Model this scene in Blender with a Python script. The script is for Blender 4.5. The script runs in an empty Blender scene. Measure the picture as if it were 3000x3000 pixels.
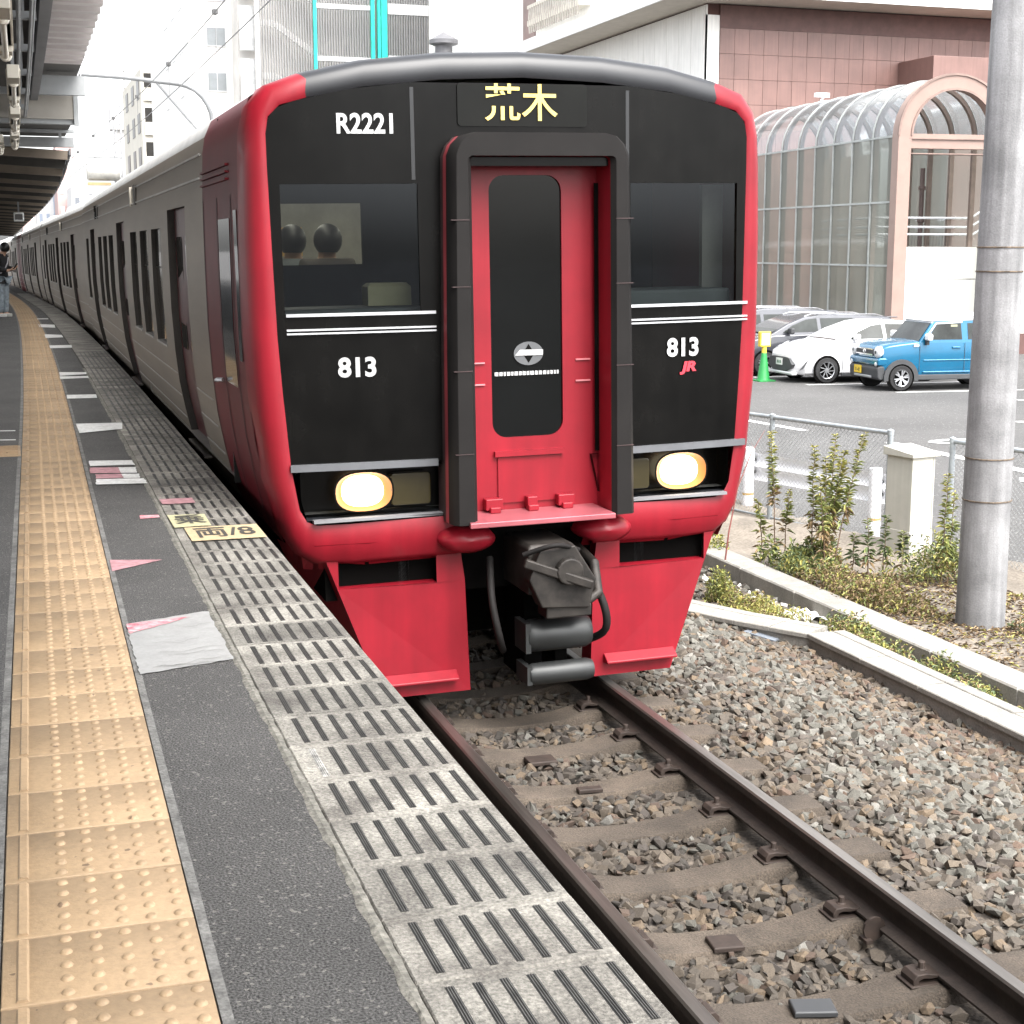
import bpy, math, random
import numpy as np
from math import sin, cos, pi, sqrt, atan2, tan
from mathutils import Vector, Matrix
random.seed(7)
rng = np.random.default_rng(7)
SC = bpy.context.scene
COL = SC.collection

# ------------------------------------------------------------------ camera
CAM_H, CAM_YAW, CAM_PITCH, CAM_ROLL, CAM_F = 1.4337, 0.3195, 0.1732, 0.0008, 4402.963 / 3000
cd = bpy.data.cameras.new('camera')
cam = bpy.data.objects.new('camera', cd); COL.objects.link(cam)
f = Vector((sin(CAM_YAW) * cos(CAM_PITCH), cos(CAM_YAW) * cos(CAM_PITCH), -sin(CAM_PITCH)))
r = Vector((cos(CAM_YAW), -sin(CAM_YAW), 0)); u = r.cross(f)
r2 = cos(CAM_ROLL) * r + sin(CAM_ROLL) * u; u2 = -sin(CAM_ROLL) * r + cos(CAM_ROLL) * u
M = Matrix((r2, u2, -f)).transposed().to_4x4(); M.translation = Vector((0, 0, CAM_H))
cam.matrix_world = M
cd.sensor_width = 36; cd.lens = 36 * CAM_F; cd.clip_start = .05; cd.clip_end = 1500
SC.camera = cam

# ------------------------------------------------------------------ sky, sun, exposure
SUN_EL, SUN_AZ = math.radians(56), math.radians(160)      # azimuth clockwise from +Y: high, behind the camera on the right
W = bpy.data.worlds.new('World'); SC.world = W; W.use_nodes = True
nt = W.node_tree; nt.nodes.clear()
sky = nt.nodes.new('ShaderNodeTexSky'); sky.sky_type = 'NISHITA'; sky.sun_disc = False
sky.sun_elevation = SUN_EL; sky.sun_rotation = SUN_AZ; sky.air_density = 1.0; sky.dust_density = 4.0; sky.ozone_density = 1.0
hs = nt.nodes.new('ShaderNodeHueSaturation'); hs.inputs['Saturation'].default_value = .18
bg = nt.nodes.new('ShaderNodeBackground'); bg.inputs['Strength'].default_value = .15
wo = nt.nodes.new('ShaderNodeOutputWorld')
nt.links.new(sky.outputs[0], hs.inputs['Color']); nt.links.new(hs.outputs[0], bg.inputs['Color']); nt.links.new(bg.outputs[0], wo.inputs['Surface'])
sl = bpy.data.lights.new('sun', 'SUN'); sl.energy = 1.0; sl.angle = math.radians(50); sl.color = (1, .96, .9)
so = bpy.data.objects.new('sun', sl); COL.objects.link(so)
sd = Vector((sin(SUN_AZ) * cos(SUN_EL), cos(SUN_AZ) * cos(SUN_EL), sin(SUN_EL)))
so.rotation_euler = sd.to_track_quat('Z', 'Y').to_euler()
SC.view_settings.view_transform = 'Standard'; SC.view_settings.look = 'None'
SC.view_settings.exposure = 2.3; SC.view_settings.gamma = 1; SC.view_settings.use_curve_mapping = False
SC.render.engine = 'CYCLES'
SC.cycles.max_bounces = 8; SC.cycles.transparent_max_bounces = 16
SC.cycles.use_denoising = True

# ------------------------------------------------------------------ materials
MATS = {}
def mat(name, col, rough=.6, metal=0., var=.12, vs=2.5, col2=None, fine=0., fs=90., bump=0., bs=60., spec=.5, coat=0., emit=None, es=0., alpha=1., rnd=0., stretch=None, tint=False, speck=None, streak=0.):
    if name in MATS: return MATS[name]
    m = bpy.data.materials.new(name); m.use_nodes = True; MATS[name] = m
    t = m.node_tree; n = t.nodes; L = t.links
    b = n['Principled BSDF']
    b.inputs['Roughness'].default_value = rough; b.inputs['Metallic'].default_value = metal
    b.inputs['Specular IOR Level'].default_value = spec; b.inputs['Coat Weight'].default_value = coat
    b.inputs['Coat Roughness'].default_value = .08
    if alpha < 1: b.inputs['Alpha'].default_value = alpha
    if emit: b.inputs['Emission Color'].default_value = (*emit, 1); b.inputs['Emission Strength'].default_value = es
    g = n.new('ShaderNodeNewGeometry'); pos = g.outputs['Position']
    if stretch:
        mp = n.new('ShaderNodeMapping'); mp.inputs['Scale'].default_value = stretch; L.new(pos, mp.inputs['Vector']); pos = mp.outputs[0]
    c2 = col2 or tuple(c * (1 - 2.2 * var) for c in col)
    nz = n.new('ShaderNodeTexNoise'); nz.inputs['Scale'].default_value = vs; nz.inputs['Detail'].default_value = 7; nz.inputs['Roughness'].default_value = .62
    L.new(pos, nz.inputs['Vector'])
    rp = n.new('ShaderNodeValToRGB'); rp.color_ramp.elements[0].position = .36; rp.color_ramp.elements[1].position = .64
    rp.color_ramp.elements[0].color = (*c2, 1); rp.color_ramp.elements[1].color = (*col, 1)
    L.new(nz.outputs['Fac'], rp.inputs['Fac']); out = rp.outputs['Color']
    if tint:
        at = n.new('ShaderNodeAttribute'); at.attribute_name = 'tint'
        mx = n.new('ShaderNodeMix'); mx.data_type = 'RGBA'; mx.blend_type = 'MULTIPLY'; mx.inputs['Factor'].default_value = 1
        L.new(out, mx.inputs['A']); L.new(at.outputs['Color'], mx.inputs['B']); out = mx.outputs['Result']
    if fine:
        n2 = n.new('ShaderNodeTexNoise'); n2.inputs['Scale'].default_value = fs; n2.inputs['Detail'].default_value = 4; L.new(pos, n2.inputs['Vector'])
        mr = n.new('ShaderNodeMapRange'); mr.inputs['From Min'].default_value = .3; mr.inputs['From Max'].default_value = .7
        mr.inputs['To Min'].default_value = 1 - fine; mr.inputs['To Max'].default_value = 1 + fine
        L.new(n2.outputs['Fac'], mr.inputs['Value'])
        mx = n.new('ShaderNodeMix'); mx.data_type = 'RGBA'; mx.blend_type = 'MULTIPLY'; mx.inputs['Factor'].default_value = 1
        L.new(out, mx.inputs['A']); L.new(mr.outputs[0], mx.inputs['B']); out = mx.outputs['Result']
    if streak:
        mp2 = n.new('ShaderNodeMapping'); mp2.inputs['Scale'].default_value = (9, 9, .5); L.new(g.outputs['Position'], mp2.inputs['Vector'])
        n4 = n.new('ShaderNodeTexNoise'); n4.inputs['Scale'].default_value = 1.6; n4.inputs['Detail'].default_value = 6; L.new(mp2.outputs[0], n4.inputs['Vector'])
        mr = n.new('ShaderNodeMapRange'); mr.inputs['From Min'].default_value = .35; mr.inputs['From Max'].default_value = .7
        mr.inputs['To Min'].default_value = 1.05; mr.inputs['To Max'].default_value = 1 - streak
        L.new(n4.outputs['Fac'], mr.inputs['Value'])
        mx = n.new('ShaderNodeMix'); mx.data_type = 'RGBA'; mx.blend_type = 'MULTIPLY'; mx.inputs['Factor'].default_value = 1
        L.new(out, mx.inputs['A']); L.new(mr.outputs[0], mx.inputs['B']); out = mx.outputs['Result']
    if speck:
        n3 = n.new('ShaderNodeTexVoronoi'); n3.inputs['Scale'].default_value = speck[0]; L.new(g.outputs['Position'], n3.inputs['Vector'])
        cr = n.new('ShaderNodeSeparateColor'); L.new(n3.outputs['Color'], cr.inputs[0])
        mt = n.new('ShaderNodeMath'); mt.operation = 'GREATER_THAN'; mt.inputs[1].default_value = speck[1]; L.new(cr.outputs[0], mt.inputs[0])
        mx = n.new('ShaderNodeMix'); mx.data_type = 'RGBA'; L.new(mt.outputs[0], mx.inputs['Factor'])
        L.new(out, mx.inputs['A']); mx.inputs['B'].default_value = (*speck[2], 1); out = mx.outputs['Result']
    if rnd:
        oi = n.new('ShaderNodeObjectInfo'); mr = n.new('ShaderNodeMapRange')
        mr.inputs['To Min'].default_value = 1 - rnd; mr.inputs['To Max'].default_value = 1 + rnd
        L.new(oi.outputs['Random'], mr.inputs['Value'])
        mx = n.new('ShaderNodeMix'); mx.data_type = 'RGBA'; mx.blend_type = 'MULTIPLY'; mx.inputs['Factor'].default_value = 1
        L.new(out, mx.inputs['A']); L.new(mr.outputs[0], mx.inputs['B']); out = mx.outputs['Result']
    L.new(out, b.inputs['Base Color'])
    if bump:
        n5 = n.new('ShaderNodeTexNoise'); n5.inputs['Scale'].default_value = bs; n5.inputs['Detail'].default_value = 5; L.new(g.outputs['Position'], n5.inputs['Vector'])
        bp = n.new('ShaderNodeBump'); bp.inputs['Strength'].default_value = bump; bp.inputs['Distance'].default_value = .01
        L.new(n5.outputs['Fac'], bp.inputs['Height']); L.new(bp.outputs[0], b.inputs['Normal'])
    return m

def glass(name, tint=(.8, .85, .84), clear=.6, rough=.03, gcol=(.9, .95, 1)):
    if name in MATS: return MATS[name]
    m = bpy.data.materials.new(name); m.use_nodes = True; MATS[name] = m
    t = m.node_tree; n = t.nodes; L = t.links; n.clear()
    o = n.new('ShaderNodeOutputMaterial'); tr = n.new('ShaderNodeBsdfTransparent'); tr.inputs[0].default_value = (*[c * clear for c in tint], 1)
    gl = n.new('ShaderNodeBsdfGlossy'); gl.inputs['Roughness'].default_value = rough; gl.inputs[0].default_value = (*gcol, 1)
    fr = n.new('ShaderNodeFresnel'); fr.inputs['IOR'].default_value = 1.5
    mx = n.new('ShaderNodeMixShader'); L.new(fr.outputs[0], mx.inputs[0]); L.new(tr.outputs[0], mx.inputs[1]); L.new(gl.outputs[0], mx.inputs[2]); L.new(mx.outputs[0], o.inputs[0])
    return m

asphalt = mat('platform_asphalt', (.062, .060, .058), .9, var=.14, vs=1.3, fine=1.0, fs=165, bump=1.0, bs=165, speck=(130, .965, (.125, .12, .11)))
lot_asph = mat('lot_asphalt', (.078, .076, .0745), .9, var=.1, vs=.5, fine=.35, fs=60, bump=.4, bs=60, speck=(50, .985, (.2, .2, .19)))
mortar = mat('mortar', (.15, .147, .14), .9, var=.25, vs=9, fine=.3, bump=.6, bs=60)
mortar_pale = mat('mortar_pale', (.165, .157, .136), .9, var=.2, vs=14, fine=.35, fs=60, bump=.9, bs=50)
joint = mat('joint_dark', (.035, .029, .022), .95, var=.3, vs=12)
tact_m = mat('tactile_yellow', (.285, .20, .118), .66, var=.10, vs=2.2, fine=.10, fs=60, rnd=.10, speck=(90, .9975, (.12, .08, .05)), bump=.15, bs=150)
edge_m = mat('edge_concrete', (.205, .195, .172), .85, var=.2, vs=3.6, col2=(.085, .078, .069), fine=.42, fs=110, rnd=.24, bump=.5, bs=130)
grip_m = mat('grip_rubber', (.022, .021, .02), .6, var=.25, vs=20)
grip_r = mat('grip_ridge', (.07, .067, .062), .55, var=.25, vs=20)
grip_w = mat('grip_white', (.42, .41, .39), .8, var=.35, vs=40)
plat_wall = mat('platform_wall', (.13, .125, .115), .9, var=.3, vs=3, streak=.4, bump=.5)
white_paint = mat('white_paint', (.55, .55, .54), .75, var=.1, vs=9, fine=.2, fs=60, bump=.2)
white_crack = mat('white_patch', (.255, .255, .25), .6, var=.07, vs=14, fine=.07)
crack_m = mat('crack_line', (.2, .2, .19), .9)
pink_paint = mat('pink_paint', (.42, .22, .24), .7, var=.2, vs=20)
red_paint = mat('worn_red_paint', (.42, .05, .085), .7, var=.1, vs=22, col2=(.45, .36, .36))
stk_y = mat('sticker_yellow', (.42, .33, .20), .6, var=.1, vs=20, fine=.15)
stk_g = mat('sticker_lime', (.38, .36, .22), .6, var=.1, vs=20, fine=.15)
ink = mat('ink_black', (.045, .042, .036), .7)
rail_side = mat('rail_rust', (.034, .024, .019), .75, var=.2, vs=10, fine=.15, bump=.2)
rail_top = mat('rail_polish', (.22, .20, .18), .34, metal=.85, var=.2, vs=20, stretch=(1, .05, 1))
sleeper_m = mat('sleeper_concrete', (.078, .061, .046), .92, var=.2, vs=4, fine=.4, fs=120, rnd=.2, bump=.6, bs=110)
clip_m = mat('clip_rust', (.04, .027, .021), .7, metal=.2, var=.2, vs=20)
soil = mat('soil', (.15, .12, .09), .95, var=.3, vs=4, fine=.4, fs=40, bump=.8, bs=30)
stone_m = mat('ballast_stone', (1, 1, 1), .9, var=.06, vs=40, fine=.22, fs=160, tint=True)
sandy = mat('sandy_ground', (.20, .172, .14), .95, var=.16, vs=2.5, fine=.22, fs=40, bump=.9, bs=12)
conc = mat('concrete_light', (.27, .258, .232), .85, var=.1, vs=3, fine=.15, fs=70, bump=.3, bs=70, streak=.12)
conc_pole = mat('pole_concrete', (.27, .27, .275), .8, var=.17, vs=2.6, fine=.12, fs=80, bump=.3, bs=80, streak=.42)
galv = mat('galvanised_steel', (.36, .39, .41), .5, metal=.35, var=.12, vs=14)
white_steel = mat('white_steel', (.78, .79, .82), .45, var=.04)
box_m = mat('cabinet_beige', (.47, .46, .41), .5, var=.04, vs=5, streak=.05)
box_d = mat('cabinet_gap', (.2, .19, .17), .7)
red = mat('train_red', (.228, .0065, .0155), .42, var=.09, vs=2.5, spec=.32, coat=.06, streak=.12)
redd = mat('train_red_shaded', (.13, .010, .015), .42, var=.1, vs=1.5, spec=.16)  # darker copy of the train red, with the side's shade in its colour
black = mat('mask_black', (.0042, .0040, .0037), .25, var=.25, vs=3, spec=.13, streak=.25)
visor = mat('visor_grey', (.014, .015, .018), .42, var=.1)
rubber = mat('rubber_black', (.0105, .0092, .0088), .7, spec=.2, var=.15)
rubber2 = mat('gangway_side', (.04, .02, .02), .6, var=.2, vs=4)
steel = mat('train_steel', (.24, .198, .157), .45, metal=.25, var=.1, vs=1.2, stretch=(1, .3, 2.5), fine=.04)
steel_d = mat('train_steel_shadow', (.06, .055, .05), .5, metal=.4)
steel_l = mat('train_bead', (.42, .40, .38), .4, metal=.4)
roof_m = mat('train_roof', (.62, .62, .61), .6, var=.07)
doorred = mat('door_red', (.085, .012, .014), .35, var=.15, vs=2)
pane = mat('window_glass_dark', (.05, .040, .032), .06, var=.2, vs=.7, spec=.5)
pane_d = mat('window_glass_black', (.005, .005, .005), .05, spec=.4)
under = mat('underframe', (.003, .0028, .0026), .9, spec=.05)
grey_metal = mat('grey_metal', (.036, .038, .038), .45, metal=.4, var=.15)
cast = mat('cast_iron', (.035, .030, .026), .55, metal=.4, var=.3, vs=9)
silver = mat('silver_trim', (.74, .75, .78), .28, metal=.7)
lampglass = mat('lamp_glass', (.035, .028, .010), .2)
lamp_on = mat('lamp_lit', (1, .9, .7), .3, emit=(1, .86, .60), es=1.6)
lamp_amb = mat('lamp_bowl_glow', (.30, .105, .014), .45, metal=0, emit=(1, .36, .05), es=.05)  # amber glow of the lamp put into the bowl's colour and emission
led_y = mat('led_yellow', (.6, .5, .15), .5, emit=(1, .74, .14), es=.13)
white_txt = mat('white_letters', (.42, .425, .425), .5)
cab_in = mat('cab_interior', (.02, .0215, .02), .8)
saloon = mat('saloon_wall', (.36, .35, .32), .7)
saloon_light = mat('saloon_lamp', (.9, .9, .85), .5, emit=(1, .93, .78), es=2.4)
canopy_g = mat('canopy_steel', (.26, .27, .275), .6, var=.1, vs=2)
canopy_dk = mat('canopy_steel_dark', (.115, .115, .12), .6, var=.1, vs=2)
corr = mat('folded_roof', (.40, .365, .355), .6, var=.12, vs=1.2)
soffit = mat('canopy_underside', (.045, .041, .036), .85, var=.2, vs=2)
panel_l = mat('canopy_panel', (.30, .28, .25), .7, var=.12, vs=1.4)
lampbody = mat('lamp_body', (.66, .62, .53), .6, var=.06)
tube_m = mat('lamp_tube', (.85, .80, .70), .4, var=.03)
tile_b = mat('wall_tile_brown', (.205, .116, .10), .45, var=.1, vs=.8, rnd=.07, streak=.08)
tile_j = mat('wall_tile_joint', (.11, .055, .048), .9)
brown_band = mat('brown_band', (.12, .06, .052), .6)
bwhite = mat('building_white', (.80, .79, .76), .8, var=.04, vs=.6, streak=.08)
bcream = mat('building_cream', (.60, .57, .50), .8, var=.05, vs=.5)
bgrey = mat('building_grey', (.55, .55, .55), .8, var=.05, vs=.4)
soff_w = mat('eave_soffit', (.55, .50, .43), .8, var=.05)
winglass = mat('window_grey', (.24, .26, .27), .15, var=.15, vs=.5)
windark = mat('window_dark', (.03, .028, .026), .2)
louvre_m = mat('louvre_grey', (.24, .24, .245), .6, var=.06, vs=1)
louvre_bk = mat('louvre_back', (.62, .60, .57), .9, var=.15, vs=.25)
teal = mat('teal_paint', (.02, .55, .45), .5)
pinkfr = mat('pink_beige_steel', (.27, .185, .155), .5, var=.05)
mullion = mat('mullion', (.40, .42, .41), .5, metal=.3)
def film(m, k, col):                                        # dusty film: part of the pane scatters light
    n, L = m.node_tree.nodes, m.node_tree.links; o = [q for q in n if q.type == 'OUTPUT_MATERIAL'][0]; src = o.inputs[0].links[0].from_socket
    d = n.new('ShaderNodeBsdfDiffuse'); d.inputs[0].default_value = (*col, 1); tl = n.new('ShaderNodeBsdfTranslucent'); tl.inputs[0].default_value = (*col, 1)
    a = n.new('ShaderNodeMixShader'); a.inputs[0].default_value = .5; L.new(d.outputs[0], a.inputs[1]); L.new(tl.outputs[0], a.inputs[2])
    x = n.new('ShaderNodeMixShader'); x.inputs[0].default_value = k; L.new(src, x.inputs[1]); L.new(a.outputs[0], x.inputs[2]); L.new(x.outputs[0], o.inputs[0]); return m
tglass = film(glass('tunnel_glass', (.90, .93, .88), .9), .62, (.25, .26, .235))
cabglass = glass('windscreen_glass', (.85, .92, .9), .52, gcol=(.55, .6, .66))
fenceglass = None

# ------------------------------------------------------------------ mesh builder
class MB:
    def __init__(s): s.v = []; s.f = []; s.m = []
    def add(s, vs, fs, m=0):
        o = len(s.v); s.v += [tuple(p) for p in vs]
        for q in fs: s.f.append(tuple(i + o for i in q)); s.m.append(m)
    def quad(s, a, b, c, d, m=0): s.add([a, b, c, d], [(0, 1, 2, 3)], m)
    def box(s, x0, x1, y0, y1, z0, z1, m=0, ch=0):
        if ch:
            a = [(x0, y0, z0), (x1, y0, z0), (x1, y1, z0), (x0, y1, z0), (x0, y0, z1 - ch), (x1, y0, z1 - ch), (x1, y1, z1 - ch), (x0, y1, z1 - ch),
                 (x0 + ch, y0 + ch, z1), (x1 - ch, y0 + ch, z1), (x1 - ch, y1 - ch, z1), (x0 + ch, y1 - ch, z1)]
            s.add(a, [(3, 2, 1, 0), (0, 1, 5, 4), (1, 2, 6, 5), (2, 3, 7, 6), (3, 0, 4, 7), (4, 5, 9, 8), (5, 6, 10, 9), (6, 7, 11, 10), (7, 4, 8, 11), (8, 9, 10, 11)], m)
        else:
            a = [(x0, y0, z0), (x1, y0, z0), (x1, y1, z0), (x0, y1, z0), (x0, y0, z1), (x1, y0, z1), (x1, y1, z1), (x0, y1, z1)]
            s.add(a, [(3, 2, 1, 0), (0, 1, 5, 4), (1, 2, 6, 5), (2, 3, 7, 6), (3, 0, 4, 7), (4, 5, 6, 7)], m)
    def beam(s, p0, p1, w, h, m=0, up=(0, 0, 1)):          # rectangular bar from p0 to p1
        p0, p1 = Vector(p0), Vector(p1); d = (p1 - p0).normalized(); up = Vector(up)
        if abs(d.dot(up)) > .98: up = Vector((1, 0, 0))
        x = d.cross(up).normalized(); z = x.cross(d)
        q = []
        for p in (p0, p1):
            for a, b in ((-1, -1), (1, -1), (1, 1), (-1, 1)): q.append(p + x * a * w / 2 + z * b * h / 2)
        s.add(q, [(3, 2, 1, 0), (4, 5, 6, 7), (0, 1, 5, 4), (1, 2, 6, 5), (2, 3, 7, 6), (3, 0, 4, 7)], m)
    def tube(s, pts, rad, n=8, m=0, cap=True):
        pts = [Vector(p) for p in pts]; k = len(pts); rr = rad if isinstance(rad, (list, tuple)) else [rad] * k
        o = len(s.v); prev = None
        for i, p in enumerate(pts):
            d = (pts[min(i + 1, k - 1)] - pts[max(i - 1, 0)]).normalized()
            a = Vector((0, 0, 1)) if abs(d.z) < .95 else Vector((1, 0, 0))
            if prev is not None: a = prev
            x = (a - d * a.dot(d)).normalized(); y = d.cross(x); prev = x
            for j in range(n):
                t = 2 * pi * j / n; s.v.append(tuple(p + (x * cos(t) + y * sin(t)) * rr[i]))
        for i in range(k - 1):
            for j in range(n):
                s.f.append((o + i * n + j, o + i * n + (j + 1) % n, o + (i + 1) * n + (j + 1) % n, o + (i + 1) * n + j)); s.m.append(m)
        if cap:
            s.f.append(tuple(o + j for j in reversed(range(n)))); s.m.append(m)
            s.f.append(tuple(o + (k - 1) * n + j for j in range(n))); s.m.append(m)
    def prism(s, poly, axis, a0, a1, m=0, mc=None):         # poly in the two other axes, extruded on axis
        def P(p, a):
            return {'x': (a, p[0], p[1]), 'y': (p[0], a, p[1]), 'z': (p[0], p[1], a)}[axis]
        k = len(poly); vs = [P(p, a0) for p in poly] + [P(p, a1) for p in poly]
        s.add(vs, [(i, (i + 1) % k, k + (i + 1) % k, k + i) for i in range(k)], m)
        o = len(s.v) - 2 * k
        s.f.append(tuple(o + i for i in reversed(range(k)))); s.f.append(tuple(o + k + i for i in range(k))); s.m += [m if mc is None else mc] * 2
    def sweep(s, prof, path, m=0, cap=True, closed=True):   # prof [(dx, dz)] swept along path [(x, y, z)] (dx along +x)
        k = len(prof); o = len(s.v)
        for (x, y, z) in path:
            for (a, b) in prof: s.v.append((x + a, y, z + b))
        mm = m if isinstance(m, (list, tuple)) else [m] * k
        for i in range(len(path) - 1):
            for j in range(k if closed else k - 1):
                s.f.append((o + i * k + j, o + i * k + (j + 1) % k, o + (i + 1) * k + (j + 1) % k, o + (i + 1) * k + j)); s.m.append(mm[j])
        if cap and closed:
            s.f.append(tuple(o + j for j in range(k))); s.f.append(tuple(o + (len(path) - 1) * k + j for j in reversed(range(k)))); s.m += [mm[0]] * 2
    def lathe(s, prof, c=(0, 0, 0), n=16, m=0, axis='z'):
        o = len(s.v); k = len(prof)
        for i in range(n):
            t = 2 * pi * i / n
            for (rr, h) in prof:
                p = {'z': (rr * cos(t), rr * sin(t), h), 'y': (rr * cos(t), h, rr * sin(t)), 'x': (h, rr * cos(t), rr * sin(t))}[axis]
                s.v.append((c[0] + p[0], c[1] + p[1], c[2] + p[2]))
        mm = m if isinstance(m, (list, tuple)) else [m] * k
        for i in range(n):
            for j in range(k - 1):
                a, b = o + i * k + j, o + ((i + 1) % n) * k + j
                s.f.append((a, b, b + 1, a + 1)); s.m.append(mm[j])
    def build(s, name, mats, parent=None, smooth=0, bevel=0, loc=None, recalc=True):
        me = bpy.data.meshes.new(name); me.from_pydata(s.v, [], s.f)
        for q in (mats if isinstance(mats, (list, tuple)) else [mats]): me.materials.append(q)
        me.polygons.foreach_set('material_index', s.m)
        if recalc:
            import bmesh
            bm = bmesh.new(); bm.from_mesh(me)
            if smooth: bmesh.ops.remove_doubles(bm, verts=bm.verts, dist=1e-5)
            bmesh.ops.recalc_face_normals(bm, faces=bm.faces); bm.to_mesh(me); bm.free()
        if smooth:
            me.shade_smooth(); me.set_sharp_from_angle(angle=math.radians(smooth))
        o = bpy.data.objects.new(name, me); COL.objects.link(o)
        if parent: o.parent = parent
        if loc: o.location = loc
        if bevel:
            bv = o.modifiers.new('bevel', 'BEVEL'); bv.width = bevel; bv.segments = 2; bv.limit_method = 'ANGLE'; bv.angle_limit = math.radians(40)
        return o

def tag(o, label=None, cat=None, group=None, kind=None):
    if label: o['label'] = label
    if cat: o['category'] = cat
    if group: o['group'] = group
    if kind: o['kind'] = kind
    return o
def thing(name, label, cat, loc=(0, 0, 0), rot=(0, 0, 0), group=None, kind=None):
    o = bpy.data.objects.new(name, None); COL.objects.link(o); o.location = loc; o.rotation_euler = rot; o.empty_display_size = .1
    return tag(o, label, cat, group, kind)
def inst(o, name=None, parent=None, loc=None, rot=None, scale=None):
    c = o.copy(); COL.objects.link(c)
    if name: c.name = name
    if parent is not None: c.parent = parent
    if loc is not None: c.location = loc
    if rot is not None: c.rotation_euler = rot
    if scale is not None: c.scale = scale
    return c
def copy_tree(o, parent=None):
    c = o.copy(); COL.objects.link(c)
    if parent: c.parent = parent
    for ch in list(o.children): copy_tree(ch, c)
    return c
def text_mb(body, size, mb_m=0, bold=.0, shear=0.):
    cu = bpy.data.curves.new('lettering', 'FONT'); cu.body = body; cu.size = size; cu.align_x = 'CENTER'; cu.align_y = 'CENTER'; cu.offset = bold; cu.shear = shear
    o = bpy.data.objects.new('lettering', cu); COL.objects.link(o)
    dg = bpy.context.evaluated_depsgraph_get(); me = bpy.data.meshes.new_from_object(o.evaluated_get(dg))
    vs = [tuple(v.co) for v in me.vertices]; fs = [tuple(p.vertices) for p in me.polygons]
    bpy.data.objects.remove(o); bpy.data.curves.remove(cu); bpy.data.meshes.remove(me)
    return vs, fs
def rrect(x0, x1, z0, z1, rad, n=4):
    out = []
    for cx, cz, a in ((x1 - rad, z1 - rad, 0), (x0 + rad, z1 - rad, 90), (x0 + rad, z0 + rad, 180), (x1 - rad, z0 + rad, 270)):
        for i in range(n + 1):
            t = math.radians(a + 90 * i / n); out.append((cx + rad * cos(t), cz + rad * sin(t)))
    return out

# ------------------------------------------------------------------ the curve of the line
def pch(tab):
    X = np.array([t[0] for t in tab], float); Y = np.array([t[1] for t in tab], float)
    h = np.diff(X); d = np.diff(Y) / h; m = np.zeros(len(X)); m[0] = d[0]; m[-1] = d[-1]
    for i in range(1, len(X) - 1): m[i] = (d[i - 1] * h[i] + d[i] * h[i - 1]) / (h[i] + h[i - 1])
    def fn(x):
        x = min(max(x, X[0]), X[-1]); i = min(int(np.searchsorted(X, x, 'right')) - 1, len(X) - 2); t = (x - X[i]) / h[i]
        return float((2 * t**3 - 3 * t**2 + 1) * Y[i] + (t**3 - 2 * t**2 + t) * h[i] * m[i] + (-2 * t**3 + 3 * t**2) * Y[i + 1] + (t**3 - t**2) * h[i] * m[i + 1])
    return fn
cc = pch([(-12, -.03), (0, -.012), (3, .006), (8.4, .06), (14, .108), (21, .138), (27, .13), (33, .09), (38, .03), (45, -.15), (55, -.42), (65, -.65), (79, -1.0), (95, -1.75), (130, -3.9)])
ct = pch([(-12, -.16), (0, -.03), (3, .0), (8.4, .07), (14, .145), (21, .205), (27, .23), (33, .22), (40, .15), (47, .0), (55, -.24), (65, -.55), (79, -1.05), (95, -1.8), (130, -3.95)])
def zz(y): return -9.8e-5 * max(0, y - 20) ** 2
def slope(fn, y): return (fn(y + .2) - fn(y - .2)) / .4
RT = -1.1165                       # rail top
TX0 = -.091                        # tactile strip left edge
EX = 1.12                          # platform edge
TCX = 2.6457                       # track centre
YS = [-4 + .5 * i for i in range(40)] + [16 + 2 * i for i in range(52)]

# ------------------------------------------------------------------ platform
def strip(name, specs, mats, parent, ys, kind=None):
    """specs: list of (xfunc, z); consecutive pairs make a sheet; mats index by sheet"""
    b = MB()
    for y0, y1 in zip(ys[:-1], ys[1:]):
        for i in range(len(specs) - 1):
            (fa, za), (fb, zb) = specs[i], specs[i + 1]
            b.quad((fa(y0), y0, za + zz(y0)), (fb(y0), y0, zb + zz(y0)), (fb(y1), y1, zb + zz(y1)), (fa(y1), y1, za + zz(y1)), i)
    return b.build(name, mats, parent)
T_ = lambda d: (lambda y: TX0 + d + ct(y))
E_ = lambda d: (lambda y: EX + d + cc(y))
plat = thing('platform', None, None, kind='structure')
strip('platform_surface', [(T_(-6), 0), (T_(-.024), 0), (T_(-.001), .0015), (T_(-.001), -.004), (T_(.401), -.004), (T_(.401), .0015), (T_(.424), 0), (E_(-.455), 0)],
      [asphalt, mortar, joint, joint, joint, mortar, asphalt], plat, YS)
strip('platform_base', [(E_(-.455), -.001), (E_(-.455), -.003), (E_(-.03), -.003), (E_(-.03), -.35), (E_(-.06), -.36), (E_(-.06), -1.62)], [joint, joint, plat_wall, plat_wall, plat_wall], plat, YS)
# ragged mortar bead between the asphalt and the edge slabs
b = MB(); ys = [1 + .045 * i for i in range(400)]
rows = []
for y in ys:
    e = EX - .436 + cc(y); rows.append(((e - .027 - .008 * random.random() - .003 * sin(y * 7) - .002 * sin(y * 31), y), (e - .018, y), (e - random.random() * .004, y)))
for p, q in zip(rows[:-1], rows[1:]):
    b.quad((*p[0], .0005), (*p[1], .0055), (*q[1], .0055), (*q[0], .0005)); b.quad((*p[1], .0055), (*p[2], .003), (*q[2], .003), (*q[1], .0055))
b.build('mortar_bead', mortar_pale, plat)

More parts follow.
